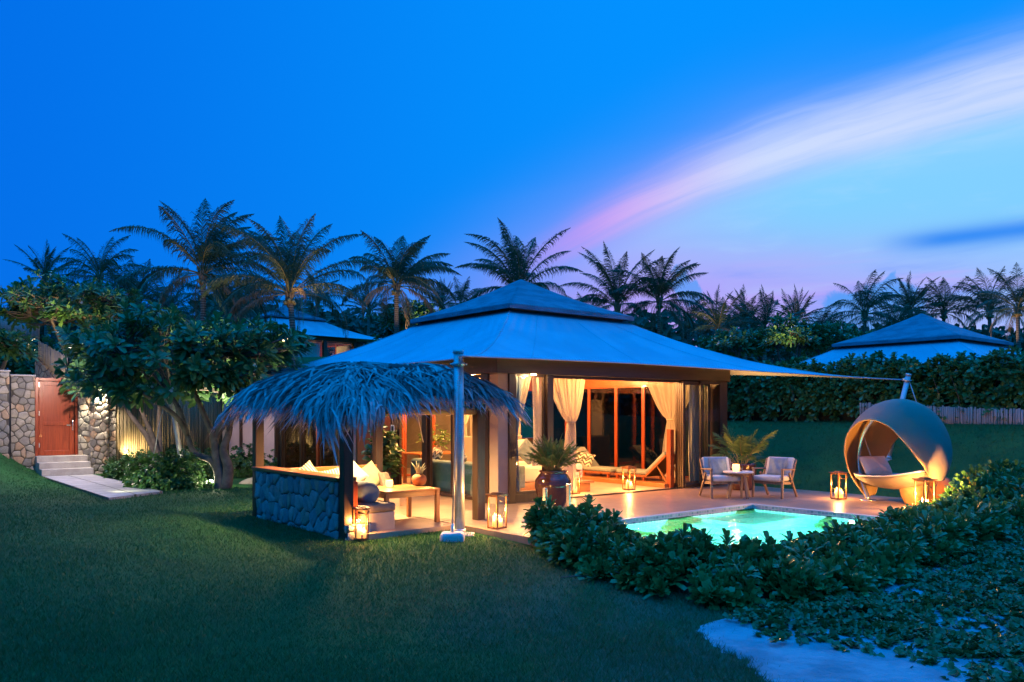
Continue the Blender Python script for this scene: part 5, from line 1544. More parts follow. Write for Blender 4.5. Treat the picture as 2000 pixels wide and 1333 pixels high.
# teal sofa against the side glass
t = thing('sofa', 'long dark teal sofa with its back to the side glass', 'sofa', W(-2.98, -2.45, 0.005), TH)
rbox('seat', (0.88, 2.7, 0.40), 'teal', t, 0.06, (0.50, 1.36, 0.05))
o = rbox('backrest', (0.28, 2.72, 0.62), 'teal', t, 0.09, (0.15, 1.36, 0.08))
for v in (0.10, 2.62): rbox('arm', (0.70, 0.2, 0.50), 'teal', t, 0.06, (0.62, v, 0.06))
for u in (0.1, 0.85):
    for v in (0.1, 2.62):
        m = MB(); m.box(u-0.03, u+0.03, v-0.03, v+0.03, 0.0, 0.06); m.build('leg', M['dark'], t)
for i, (v, sp, lab) in enumerate(((-1.90, 40, 'zigzag pillow at the near end of the teal sofa'), (-1.10, 30, 'zigzag pillow on its corner over the middle of the teal sofa'), (-0.20, 8, 'zigzag pillow at the far end of the teal sofa'))):
    ip(lab, -2.58, v, 0.70, R(80), -14, 0.50, 0.46, 0.15, 'zig', R(sp), i)
# dining table with flowers, chairs, deep inside
tl = W(-1.35, 1.55, 0.005)
t = thing('dining_table', 'timber dining table deep inside the villa, set with greenery', 'table', tl, TH)
m = MB(); m.box(-0.8, 0.8, -0.42, 0.42, 0.70, 0.74); m.build('table_top', M['teak'], t, bevel=0.006)
for sx in (-1, 1):
    for sy in (-1, 1):
        m = MB(); m.box(sx*0.72-0.035, sx*0.72+0.035, sy*0.36-0.035, sy*0.36+0.035, 0, 0.699); m.build('leg', M['teakz'], t)
def dchair(label, u, v, rz):
    t = thing('dining_chair', label, 'chair', W(u, v, 0.005), TH+rz, 'dining chairs inside the villa')
    rbox('seat', (0.48, 0.46, 0.09), 'fabpale', t, 0.03, (0, 0, 0.40)); o = rbox('backrest', (0.48, 0.08, 0.46), 'fabpale', t, 0.03, (0, 0.22, 0.45)); o.rotation_euler = (R(-10), 0, 0)
    for sx in (-1, 1):
        for sy in (-1, 1):
            m = MB(); m.bar((sx*0.2, sy*0.19, 0), (sx*0.19, sy*0.18, 0.40), 0.035, 0.035); m.build('leg', M['teakz'], t)
dchair('pale dining chair on the near side of the dining table', -1.2, 0.85, PI)
dchair('pale dining chair at the right end of the dining table', -0.25, 1.5, -R(90))
cab = thing('cabinet', 'dark cabinet with a pale lampshade panel behind the tied sheer curtain', 'cabinet', W(2.2, 2.55, 0.005), TH)
m = MB(); m.box(-0.6, 0.6, -0.2, 0.25, 0.0, 1.0); m.build('carcass', M['dark'], cab, bevel=0.01)
for s in (-0.58, 0.02):
    m = MB(); m.box(s, s+0.56, -0.225, -0.201, 0.08, 0.94); m.build('door', M['dark'], cab, bevel=0.006)
m = MB(); m.box(-0.55, 0.0, 0.1, 0.2, 1.02, 2.1); m.build('shade_panel', M['linen'], cab, bevel=0.01)
# ---------------------------------------------------------------- palms
def frond_geom(mb, mbs, az, el0, L, droop, rg, nl=46, leafL=0.85, leafw=0.045, mat=0, hang=0.5, p0=(0,0,0), stalk=0.12, segs=14, rmat=0, rr0=0.028, fw0=0.55, wind=0.0):
    """one feathered frond: stalk tube into mbs, leaflets into mb"""
    P = np.zeros((segs+1, 3)); T = np.zeros((segs+1, 3)); p = np.array(p0, float)
    azk = az
    for i in range(segs+1):
        s = i/segs
        el = el0-droop*s**1.35
        d = np.array([math.cos(azk)*math.cos(el), math.sin(azk)*math.cos(el), math.sin(el)])
        P[i] = p; T[i] = d; p = p+d*L/segs; azk += rg.normal(0, 0.025)+wind*0.055*math.sin(0.25-azk)
    mbs.tube([Vector(q) for q in P], [rr0*(1-0.85*i/segs) for i in range(segs+1)], 5, rmat, True, False)
    s = stalk+(1-stalk)*(np.arange(nl)+0.5)/nl
    n2 = nl*2
    s = np.repeat(s, 2)+rg.normal(0, 0.006, n2); s = np.clip(s, 0, 0.999)
    sgn = np.tile([1, -1], nl)
    q = s*segs; i0 = q.astype(int); f = (q-i0)[:, None]
    B = P[i0]*(1-f)+P[i0+1]*f; t = T[i0]*(1-f)+T[i0+1]*f
    side = np.cross(t, np.array([0, 0, 1.0])); nn = np.linalg.norm(side, axis=1, keepdims=True)
    alt = np.array([-math.sin(az), math.cos(az), 0.0])
    side = np.where(nn > 0.15, side/np.maximum(nn, 1e-6), alt)
    up = np.cross(side, t)
    ll = leafL*np.where(rg.random(n2) < 0.07, 0.3, 1.0)*(np.sin(PI*(0.16+0.835*s))**1.0)*(0.85+0.3*rg.random(n2))
    fwd = fw0+1.1*s+rg.normal(0, 0.10, n2)
    d0 = side*sgn[:, None]*1.0+t*fwd[:, None]+up*(0.25+rg.normal(0, 0.12, n2))[:, None]
    d0 /= np.linalg.norm(d0, axis=1, keepdims=True)
    hg = hang*(0.5+1.1*rg.random(n2))
    wd = np.array([0.95, 0.25, 0.0])*wind
    d1 = d0-np.array([0, 0, 1.0])*hg[:, None]+wd*0.28; d1 /= np.linalg.norm(d1, axis=1, keepdims=True)
    d2 = d1-np.array([0, 0, 1.0])*(hg*1.3)[:, None]+wd*0.5; d2 /= np.linalg.norm(d2, axis=1, keepdims=True)
    wv = t*0.8+up*0.5; wv /= np.linalg.norm(wv, axis=1, keepdims=True)
    w = leafw*(0.8+0.4*rg.random(n2))[:, None]/2
    a = B; b = a+d0*(ll*0.38)[:, None]; c = b+d1*(ll*0.34)[:, None]; e = c+d2*(ll*0.28)[:, None]
    X = np.zeros((n2, 7, 3))
    X[:, 0] = a-wv*w*0.6; X[:, 1] = a+wv*w*0.6; X[:, 2] = b-wv*w; X[:, 3] = b+wv*w; X[:, 4] = c-wv*w*0.7; X[:, 5] = c+wv*w*0.7; X[:, 6] = e
    mb.scatter(None, [(0,1,3,2), (2,3,5,4), (4,5,6)], X, mat)

def palm_crown(seed, nf=24, L=3.4, wind=0.0, dry=3, spread=1.0, nl=96, droopk=1.0, uptilt=0.0, leaf=0.92, hang=0.95, fw0=0.75):
    rg = np.random.default_rng(seed); m = MB()
    for i in range(nf):
        q = (i+0.5)/nf
        az = i*2.39996+rg.normal(0, 0.25)
        el0 = R(87)-q*R(106)*spread+rg.normal(0, 0.10)+uptilt
        if wind: az += wind*math.sin(-az)*0.5
        Li = L*(0.76+0.24*math.sin(PI*min(1, 0.15+0.80*q)))*(0.88+0.24*rg.random())
        dr = (1.0+0.75*q)*droopk*(0.8+0.4*rg.random())
        mat = 1 if i >= nf-dry else 0
        frond_geom(m, m, az, el0, Li, dr, rg, nl, leaf if mat == 0 else 0.62, 0.030, mat, hang+0.6*q+(0.5 if mat else 0), (0, 0, 0.0), 0.14, 14, 2, 0.028, fw0, 1.0)
    # leaf bases
    for i in range(9):
        a = i*2.4; m.tube([(math.cos(a)*0.06, math.sin(a)*0.06, -0.55), (math.cos(a)*0.13, math.sin(a)*0.13, -0.1), (math.cos(a)*0.25, math.sin(a)*0.25, 0.35)], [0.05, 0.06, 0.02], 5, 1)
    for i in range(7):
        a = i*0.9+0.3; m.lathe([(0, -0.09), (0.07, -0.05), (0.085, 0.0), (0.06, 0.07), (0, 0.09)], 8, 2, (math.cos(a)*0.2, math.sin(a)*0.2, -0.28-0.05*(i % 3)))
    return m
PMATS = [M['palm'], M['palmdry'], M['rachis']]
CROWNS = []
for sd, kw in ((1, dict(nf=28, L=4.2, dry=3)), (2, dict(nf=28, L=4.4, dry=4, droopk=0.95, spread=0.85)), (3, dict(nf=30, L=3.7, dry=7, spread=0.95)), (4, dict(nf=19, L=3.8, dry=0, spread=0.60, droopk=0.95, hang=0.7, leaf=0.72)),
               (5, dict(nf=24, L=3.2, dry=3, spread=0.85, nl=52)), (6, dict(nf=26, L=3.1, dry=2, spread=0.80, nl=52, droopk=0.55, leaf=0.62, hang=0.25, fw0=1.0)), (7, dict(nf=26, L=3.3, dry=4, spread=1.0, nl=52))):
    CROWNS.append((sd, kw, None))
CM = {}
def palm(px, py, d, var, label, s=1.0, rz=0.0, lean=0.0, group='coconut palms behind the villas', trunk_r=0.15, tall=None):
    c = DP(px, py, d)
    g = min(gzf(c.x-lean, c.y), c.z-1.0)-0.1
    t = thing('palm_tree', label, 'palm', (c.x-lean, c.y, g), 0, group)
    H = c.z-g
    m = MB(); n = 26
    pts = []; rad = []
    for i in range(n+1):
        q = i/n
        pts.append(Vector((lean*q**1.6, 0.12*math.sin(q*3+px), H*q)))
        rad.append(trunk_r*s*(1.25-0.55*q**0.6+0.25*max(0, 0.08-q)/0.08)*(1+0.03*(i % 2)))
    m.tube(pts, rad, 10); m.build('trunk', M['ptrunk'], t)
    if var not in CM:
        sd, kw, _ = CROWNS[var]
        o = palm_crown(sd, **kw).build('crown', PMATS, t); CM[var] = o.data
    else:
        o = bpy.data.objects.new('crown', CM[var]); COL.objects.link(o); o.parent = t
    o.location = (lean, 0.12*math.sin(3+px), H); o.rotation_euler = (0, 0, rz); o.scale = (s, s, s)
    return t
palm(395, 535, 35, 0, 'tall palm with a dry brown frond and a long frond arching left', 1.0, 0.3)
palm(564, 574, 34, 1, 'tall palm whose bare trunk stands in front of the second villa roof', 1.0, 1.9, -0.35)
palm(775, 560, 42, 2, 'lone tall palm with a shaggy skirt of dry fronds left of the main roof peak', 1.02, 0.7)
palm(1012, 575, 40, 3, 'palm with slim upright fronds rising directly behind the main roof peak', 1.08, 2.2)
palm(1206, 600, 43, 3, 'pale airy palm against the pink sky right of the main roof peak', 0.98, 4.1)
palm(1288, 590, 42, 0, 'dense dark palm, tallest of those right of the main roof', 0.80, 5.0)
right = [
    (1345, 625, 52, 4, 0.8, 'small dark palm tucked between the dense dark palm and the uplit one'),
    (1402, 640, 50, 5, 1.05, 'palm with a bright uplit dry frond beside its trunk'),
    (1455, 625, 54, 5, 0.95, 'palm half hidden behind the spiky upright one'),
    (1492, 645, 50, 5, 1.1, 'spiky upright palm with a bare trunk over the white blossoms'),
    (1553, 625, 58, 5, 1.0, 'spiky palm with an orange uplit base'),
    (1604, 650, 60, 4, 0.9, 'low drooping palm in front of the cumulus cloud'),
    (1690, 610, 55, 6, 1.15, 'broad drooping palm left of the neighbouring roof peak'),
    (1748, 640, 52, 4, 0.85, 'low palm behind the left slope of the neighbouring roof'),
    (1778, 605, 58, 5, 1.1, 'narrow upright palm over the neighbouring roof, left of its peak'),
    (1842, 608, 58, 6, 1.1, 'wide palm right above the neighbouring roof peak'),
    (1932, 605, 56, 4, 1.2, 'full palm right of the neighbouring roof peak'),
    (1990, 600, 50, 6, 1.1, 'palm cut by the right edge of the view'),
]
for i, (px, py, d, var, s, lab) in enumerate(right): palm(px, py+4, d, var, lab, s*0.90, 0.9*i+0.4)
left = [
    (88, 545, 52, 5, 0.85, 'small palm behind the uplit frangipani at the far left'),
    (197, 545, 46, 6, 0.95, 'dark palm just right of the uplit frangipani crown'),
    (272, 590, 48, 4, 0.95, 'drooping palm above the flat brown roof'),
    (330, 610, 50, 4, 0.9, 'low palm between the flat brown roof and the tall palm'),
    (425, 600, 44, 6, 0.95, 'dark bushy palm behind the trunk of the tall left palm'),
    (478, 615, 52, 4, 0.95, 'low palm between the two tall palms'),
    (620, 590, 56, 4, 0.8, 'dull palm behind the second villa roof peak'),
    (720, 610, 62, 5, 0.9, 'small palm in the dark belt left of the lone tall palm'),
    (862, 600, 66, 5, 0.85, 'tiny palm over the left eave of the main upper roof'),
    (902, 595, 62, 6, 0.75, 'tiny drooping palm touching the left slope of the main roof peak'),
    (1150, 640, 54, 4, 0.9, 'low palm peeping over the right slope of the main roof peak'),
]
for i, (px, py, d, var, s, lab) in enumerate(left): palm(px, py, d, var, lab, s, 1.3*i)

# ---------------------------------------------------------------- leafy rosettes
def rosette_leaf(m, P, D, n_leaf, L, Wd, rg, cup=0.55, mat=0, fold=0.15, rounded=0.7, spread=1.45):
    """rosettes at points P (k,3) pointing along D: n_leaf blade leaves each"""
    k = len(P)
    D = D/np.linalg.norm(D, axis=1, keepdims=True)
    a0 = np.where(np.abs(D[:, 2:3]) > 0.9, np.array([[1.0, 0, 0]]), np.array([[0, 0, 1.0]]))
    X1 = np.cross(D, a0); X1 /= np.linalg.norm(X1, axis=1, keepdims=True); Y1 = np.cross(D, X1)
    idx = np.repeat(np.arange(k), n_leaf); N = len(idx)
    j = np.tile(np.arange(n_leaf), k)
    ph = j*2.39996+np.repeat(rg.random(k)*6.28, n_leaf)
    tl = (j+0.5)/n_leaf                              # inner leaves upright, outer ones spread
    ang = cup+tl*(spread-cup)+rg.normal(0, 0.14, N)
    rad = X1[idx]*np.cos(ph)[:, None]+Y1[idx]*np.sin(ph)[:, None]
    d = D[idx]*np.cos(ang)[:, None]+rad*np.sin(ang)[:, None]
    nrm = D[idx]*np.sin(ang)[:, None]-rad*np.cos(ang)[:, None]
    sd = np.cross(d, nrm)
    l = (L*(0.50+0.72*rg.random(N)))[:, None]; w = (Wd*(0.75+0.5*rg.random(N)))[:, None]/2
    b = P[idx]-D[idx]*(tl*L*0.30)[:, None]
    dr = np.array([0, 0, -1.0])*(0.10+0.22*rg.random(N))[:, None]*l
    V = np.zeros((N, 9, 3))
    V[:, 0] = b
    s1, s2, s3 = 0.40, 0.72, 0.92
    f = nrm*w*fold*2
    V[:, 1] = b+d*l*s1-sd*w*0.72+f; V[:, 2] = b+d*l*s1; V[:, 3] = b+d*l*s1+sd*w*0.72+f
    V[:, 4] = b+d*l*s2-sd*w+f+dr*0.4; V[:, 5] = b+d*l*s2+dr*0.4; V[:, 6] = b+d*l*s2+sd*w+f+dr*0.4
    tip = b+d*l+dr
    V[:, 7] = b+d*l*s3-sd*w*rounded+dr*0.8+f*0.5; V[:, 8] = b+d*l*s3+sd*w*rounded+dr*0.8+f*0.5
    m.scatter(None, [(0,2,1), (0,3,2), (1,2,5,4), (2,3,6,5), (4,5,8,7), (5,6,8)], V, mat, True)

def crown_points(rg, n, c, ax, low=-0.25, inner=0.55):
    d = rg.normal(0, 1, (n*3, 3)); d /= np.linalg.norm(d, axis=1, keepdims=True)
    d = d[d[:, 2] > low][:n]
    r = (inner+(1-inner)*rg.random(len(d))**0.6)
    lump = 1+0.16*np.sin(3*np.arctan2(d[:, 1], d[:, 0])+1.3)+0.12*np.sin(5*d[:, 2]*2+4*d[:, 0])
    return np.array(c)+d*(r*lump)[:, None]*np.array(ax), d

def frangipani(label, base, stems, crown_c, crown_ax, n_tip, seed, leafL=0.32, nleaf=14, flowers=40, group='frangipani trees', low=-0.3):
    rg = np.random.default_rng(seed)
    t = thing('frangipani_tree', label, 'tree', base, 0, group)
    B = np.array(base)
    P, D = crown_points(rg, n_tip, crown_c, crown_ax, low)
    m = MB()
    ends = []
    for pts, rads in stems:
        m.tube([Vector(p) for p in spline(pts, 4*(len(pts)-1))], list(np.interp(np.linspace(0, 1, 4*(len(pts)-1)+1), np.linspace(0, 1, len(rads)), rads)), 9)
        ends.append((np.array(pts[-1]), rads[-1]))
    # boughs: group tips by nearest stem end and cluster
    E0 = np.array([e[0] for e in ends])
    nm = max(6, n_tip//9)
    mids = P[rg.choice(len(P), nm, replace=False)]
    mids = np.array(crown_c)+(mids-np.array(crown_c))*0.55-np.array([0, 0, 0.12*crown_ax[2]])
    for q in mids:
        k = np.argmin(((E0-q)**2).sum(1)); e, r = E0[k], ends[k][1]
        mid = (e+q)/2+rg.normal(0, 0.08, 3)-np.array([0, 0, 0.05])
        m.tube([Vector(e), Vector(mid), Vector(q)], [r*0.6, r*0.5, 0.028], 6, 0, True, False)
    for p, d in zip(P, D):
        k = np.argmin(((mids-p)**2).sum(1)); q = mids[k]
        md = (q+p)/2+rg.normal(0, 0.05, 3)
        m.tube([Vector(q), Vector(md), Vector(p)], [0.024, 0.019, 0.013], 4, 0, True, False)
    m.build('trunk', M['fbark'], t)
    m = MB()
    dd = D*0.7+np.array([0, 0, 0.6])+rg.normal(0, 0.25, D.shape)
    rosette_leaf(m, P, dd, nleaf, leafL, leafL*0.30, rg, 0.45, rounded=0.55)
    m.build('crown', M['frangi'], t)
    if flowers:
        m = MB(); k = rg.choice(len(P), min(flowers, len(P)), replace=False)
        q = P[k]+D[k]*0.06+np.array([0, 0, 0.08])
        q = np.repeat(q, 3, 0)+rg.normal(0, 0.05, (len(q)*3, 3))
        rosette_leaf(m, q, np.repeat(D[k], 3, 0)+rg.normal(0, 0.4, (len(q), 3)), 5, 0.045, 0.045, rg, 0.9)
        m.build('blossoms', M['blossom'], t)
    return t
# the big uplit one beside the pergola
fb0 = GP(437, 955, -0.08); FD = fb0.y
def q_(px, py, dd=0.0):
    p = DP(px, py, FD+dd); return (p.x-fb0.x, p.y-fb0.y, p.z-(-0.10))
stems = [
    ([q_(430, 960), q_(428, 925), q_(413, 900), q_(380, 885, 0.1), (q_(366, 850, 0.15)), q_(350, 800, 0.2), q_(330, 770, 0.3)], [0.14, 0.12, 0.085, 0.07, 0.062, 0.058, 0.05]),
    ([q_(434, 955), q_(424, 900), q_(418, 855), q_(405, 825, -0.1), q_(390, 790, -0.2), q_(370, 745, -0.3)], [0.13, 0.11, 0.09, 0.07, 0.06, 0.045]),
    ([q_(440, 958), q_(446, 915), q_(436, 880), q_(446, 850, 0.1), q_(452, 815, 0.2), q_(462, 770, 0.3)], [0.15, 0.12, 0.09, 0.08, 0.065, 0.05]),
    ([q_(420, 860), q_(432, 836), q_(455, 815, -0.3), q_(490, 770, -0.5), q_(520, 735, -0.6)], [0.09, 0.075, 0.065, 0.055, 0.045]),
    ([q_(366, 850, 0.15), q_(345, 815, -0.2), q_(290, 775, -0.5), q_(240, 745, -0.6)], [0.07, 0.06, 0.05, 0.04]),
]
cc = DP(350, 708, FD)
frangipani('big uplit frangipani with forked pale trunk beside the thatched pergola', (fb0.x, fb0.y, -0.10), stems, (cc.x-fb0.x, cc.y-fb0.y+0.2, cc.z+0.02), (2.62, 2.0, 1.26), 480, 21, 0.34, 14, 24, low=-0.62)
def simple_fr(label, px, py_base_z, d, cpx, cpy, ax, n, seed, leafL=0.34, nleaf=12, flowers=24, low=-0.3):
    c = DP(cpx, cpy, d); bx = DP(px, cpy, d); bz = py_base_z if py_base_z is not None else gzf(bx.x, bx.y)-0.1
    h = c.z-bz; r = random.Random(seed)
    st = []
    for k in range(3):
        a = k*2.1+r.random(); e = Vector((c.x-bx.x+math.cos(a)*ax[0]*0.38, math.sin(a)*ax[1]*0.38, h-0.25*ax[2]))
        st.append(([(0.04*k, 0, 0), (e.x*0.2, e.y*0.2, h*0.35), (e.x*0.65, e.y*0.65, h*0.65), tuple(e)], [0.10, 0.08, 0.06, 0.04]))
    return frangipani(label, (bx.x, bx.y, bz), st, (c.x-bx.x, 0, h), ax, n, seed, leafL, nleaf, flowers, low=low)
simple_fr('wide warm-lit frangipani crown on the hill above the red gate', 150, None, 29.5, 128, 612, (2.35, 1.9, 1.25), 330, 31)
simple_fr('frangipani at the left edge with pale bare lower twigs', -8, None, 25.5, -6, 682, (0.85, 0.8, 0.58), 80, 32, flowers=6)
simple_fr('darker frangipani behind the big one, over the bamboo fence', 312, -0.1, 23.6, 262, 745, (1.9, 1.3, 0.95), 190, 33, flowers=14)
simple_fr('frangipani filling the slope between the gate wall and the big crown', 225, None, 27.0, 215, 690, (1.35, 1.2, 0.9), 150, 39, flowers=12)
simple_fr('warm-lit frangipani bush behind the lone tall palm', 790, None, 46, 800, 625, (1.75, 1.4, 1.05), 170, 34, 0.36)
simple_fr('warm-lit blossoming frangipani under the spiky upright palm', 1540, None, 36, 1545, 668, (1.55, 1.2, 0.95), 200, 35, 0.34, flowers=60)
simple_fr('dark blossoming frangipani beyond the tall hedge beside the uplit one', 1620, None, 37, 1625, 672, (1.6, 1.2, 0.85), 150, 36, 0.34, flowers=50)
simple_fr('frangipani bush under the palm with the uplit dry frond', 1440, None, 37, 1430, 680, (1.35, 1.2, 0.8), 130, 37, 0.34, flowers=30)
simple_fr('dark frangipani right behind the second villa eave', 745, None, 68, 735, 645, (1.9, 1.4, 1.2), 130, 38, 0.40)
# dark belt of far foliage behind everything
rg = np.random.default_rng(77)
m = MB()
n = 5200
bx = rg.uniform(-44, 52, n); by = 64+rg.random(n)*10
topz = 1.69+(808-(640+10*np.sin(bx*0.35)+9*np.sin(bx*0.9+1)+14*sstep(bx, 12, 30)))/F*66
bz = gz(bx, by)*0.3+(topz-0.0)*rg.random(n)**0.6
rosette_leaf(m, np.stack([bx, by, bz], -1), np.stack([rg.normal(0, 0.5, n), -np.ones(n)*0.8, rg.random(n)], -1), 7, 1.0, 0.34, rg, 0.4)
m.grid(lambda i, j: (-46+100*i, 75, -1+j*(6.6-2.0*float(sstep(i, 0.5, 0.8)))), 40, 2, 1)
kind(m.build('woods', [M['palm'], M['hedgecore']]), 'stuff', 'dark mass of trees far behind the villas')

# ---------------------------------------------------------------- hedges and shrubs
def hedge_thing(name, label, cat, path, half, height_fn, n, seed, leafL, leafW, nleaf, matn, core=True, top_n=1.0, taper=0.75, rounded=0.7, group=None, up=0.35, wobble=0.12, cup=0.35, spr=1.45, shoots=0.0):
    """leafy mass following a plan path: rosettes on its skin, twiggy core, bare stems"""
    rg = np.random.default_rng(seed)
    P = [Vector((p[0], p[1], 0)) for p in path]
    ln = [0]
    for a, b in zip(P[:-1], P[1:]): ln.append(ln[-1]+(b-a).length)
    tot = ln[-1]
    def at(s):
        s = min(max(s, 0), tot-1e-6)
        for i in range(len(P)-1):
            if s <= ln[i+1]:
                f = (s-ln[i])/(ln[i+1]-ln[i]); d = (P[i+1]-P[i]).normalized()
                return P[i].lerp(P[i+1], f), Vector((-d.y, d.x, 0))
    t = thing(name, label, cat, (0, 0, 0), 0, group)
    S = rg.random(n)*tot; A = rg.random(n)
    pts = np.zeros((n, 3)); nr = np.zeros((n, 3))
    for i in range(n):
        c, nn = at(S[i]); h = height_fn(S[i]/tot); hw = half(S[i]/tot) if callable(half) else half
        # around the profile: 0 = right foot, 0.5 = top, 1 = left foot
        a = PI*A[i]; ca, sa = math.cos(a), math.sin(a)
        e = 0.62
        x = math.copysign(abs(ca)**e, ca)*hw; z = abs(sa)**e*h
        x *= (1-(1-taper)*z/h) if taper <= 1 else 1
        k = 1+wobble*math.sin(S[i]*2.3+a*3+seed)+wobble*0.7*math.sin(S[i]*5.1-a*5)+rg.normal(0, 0.05)
        k *= (1-0.35*rg.random()**2.2)
        p = c+nn*(x*k); g = gzf(p.x, p.y)
        pts[i] = (p.x, p.y, max(g, -0.6)+max(0.06, z*k))
        if rg.random() < shoots and sa > 0.6: pts[i, 2] += 0.05+0.13*rg.random()
        nv = nn*(ca*(1-0.5*up))+Vector((0, 0, 1))*(sa*0.8+up)
        nr[i] = nv
    nr += rg.normal(0, 0.32, nr.shape)
    m = MB(); rosette_leaf(m, pts, nr, nleaf, leafL, leafW, rg, cup, rounded=rounded, spread=spr)
    m.build('foliage', M[matn], t)
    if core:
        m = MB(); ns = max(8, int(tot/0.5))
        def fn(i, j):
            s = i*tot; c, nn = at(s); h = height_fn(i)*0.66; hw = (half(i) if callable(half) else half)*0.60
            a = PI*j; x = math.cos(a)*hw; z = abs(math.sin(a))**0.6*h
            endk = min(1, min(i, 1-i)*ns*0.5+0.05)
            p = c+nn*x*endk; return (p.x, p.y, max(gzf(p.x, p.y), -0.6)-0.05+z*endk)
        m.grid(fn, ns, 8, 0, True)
        for i in range(int(tot*5)):
            s = rg.random()*tot; c, nn = at(s); hw = (half(s/tot) if callable(half) else half)
            x = rg.normal(0, 0.35)*hw; p = c+nn*x; g = gzf(p.x, p.y)
            e = p+nn*(x*0.9)+Vector((rg.normal(0, 0.12), rg.normal(0, 0.12), 0))
            h = height_fn(s/tot)*0.7
            m.tube([(p.x, p.y, max(g, -0.6)-0.03), ((p.x+e.x)/2, (p.y+e.y)/2, max(g, -0.6)+h*0.6), (e.x, e.y, max(g, -0.6)+h)], [0.016, 0.012, 0.006], 4, 1, True, False)
        m.build('stems', [M['hedgecore'], M['twig']], t)
    return t
# tall hedge on the bank
h0_, h1_ = W(9.0, 2.2), W(9.0, -12.0)
hedge_thing('tall_hedge', 'tall clipped leafy hedge on the lawn bank in front of the neighbouring villa', 'hedge', ((h0_.x, h0_.y), (h1_.x, h1_.y)), 0.75, lambda s: 1.62-0.16*s+0.10*math.sin(s*31)+0.06*math.sin(s*77), 3900, 41, 0.21, 0.085, 9, 'hedge', taper=0.9, wobble=0.05)
# foreground beach shrubs: one clump after another around the pool's outer sides
def shrub_run(label, path, half, hf, n, seed):
    return hedge_thing('beach_shrub', label, 'shrub', path, half, hf, n, seed, 0.205, 0.060, 13, 'scaev', taper=0.95, rounded=0.80, up=0.80, cup=0.18, spr=1.12, shoots=0.12, group='glossy beach shrubs around the pool', wobble=0.13)
def wv(u, v): p = W(u, v); return (p.x, p.y)
shrub_run('glossy beach shrub clump at the left end, by the lantern and steel posts', (wv(-4.88, -6.80), wv(-5.25, -7.9)), 0.50, lambda s: 0.40-0.10*s+0.05*math.sin(s*9+1), 300, 51)
shrub_run('glossy beach shrub clump left of the pool, between the end clump and the front corner', (wv(-5.22, -7.7), wv(-5.30, -9.1)), 0.66, lambda s: 0.19+0.04*math.sin(s*9), 330, 52)
shrub_run('tall glossy beach shrub clump at the pool front corner, its top against the water', (wv(-5.28, -8.8), wv(-5.22, -9.4), wv(-4.9, -9.85), wv(-4.4, -10.05), wv(-3.9, -10.1)), 0.68, lambda s: 0.30-0.14*s+0.05*math.sin(s*11), 680, 53)
shrub_run('low glossy beach shrub clump before the middle of the water', (wv(-4.1, -10.05), wv(-2.3, -10.0)), 0.62, lambda s: 0.15+0.04*math.sin(s*9+2), 380, 54)
shrub_run('glossy beach shrub clump before the right half of the pool', (wv(-2.5, -10.0), wv(-0.6, -9.95)), 0.62, lambda s: 0.18+0.06*s+0.04*math.sin(s*11), 380, 55)
shrub_run('glossy beach shrub clump in front of the lantern and clay jars', (wv(-0.8, -9.95), wv(1.1, -9.85)), 0.68, lambda s: 0.20+0.02*s+0.04*math.sin(s*8), 360, 56)
shrub_run('tall glossy beach shrub clump at the right, beside the clay jars', (wv(0.9, -9.9), wv(3.0, -9.6)), 0.90, lambda s: 0.18+0.27*s+0.05*math.sin(s*9), 520, 57)
shrub_run('tall glossy beach shrub clump at the right edge, beyond the deck', (wv(2.7, -9.8), wv(5.2, -9.3)), 1.0, lambda s: 0.42+0.05*s+0.05*math.sin(s*9), 500, 58)
# beach vine
def vine():
    rg = np.random.default_rng(61)
    n = 30000; out = []
    u = rg.uniform(-6.5, 6.5, n); v = rg.uniform(-16.5, -10.2, n)
    p = np.stack([CX+u*UX-v*UY, CY+u*UY+v*UX], -1)
    x, y = p[:, 0], p[:, 1]
    # front margin: by distance from the hedge, widening to the right
    wv_ = 0.5+0.5*np.sin(x*2.3+np.sin(y*1.9)*1.4)*np.sin(y*2.6+np.sin(x*1.7))
    k = (u > -6.0+rg.normal(0, 0.10, n)+0.15*np.sin(v*3)) & (v < -10.3) & (wv_+rg.random(n)*0.62 > 0.50) & (x < 1.05*y) & (y > 4.2)
    x, y = x[k], y[k]; n = len(x); w = wv_[k]
    z = gz(x, y)+0.012+rg.random(n)**1.5*(0.03+0.085*w)
    m = MB()
    rosette_leaf(m, np.stack([x, y, z], -1), np.stack([rg.normal(0, 0.45, n), rg.normal(0, 0.45, n)-0.2, np.ones(n)], -1), 7, 0.066, 0.060, rg, 0.6, rounded=0.95)
    for i in range(420):
        j = rg.integers(0, n); a = rg.random()*6.28
        q = [Vector((x[j]+math.cos(a)*0.14*s_, y[j]+math.sin(a)*0.14*s_, gzf(x[j]+math.cos(a)*0.14*s_, y[j]+math.sin(a)*0.14*s_)+0.02+0.03*math.sin(s_*1.3+i))) for s_ in range(4)]
        m.tube(q, 0.005, 4, 1, True, False)
    kind(m.build('ground_cover', [M['vine'], M['twig']]), 'stuff', 'creeping round-leaved beach vine over the sand')
vine()

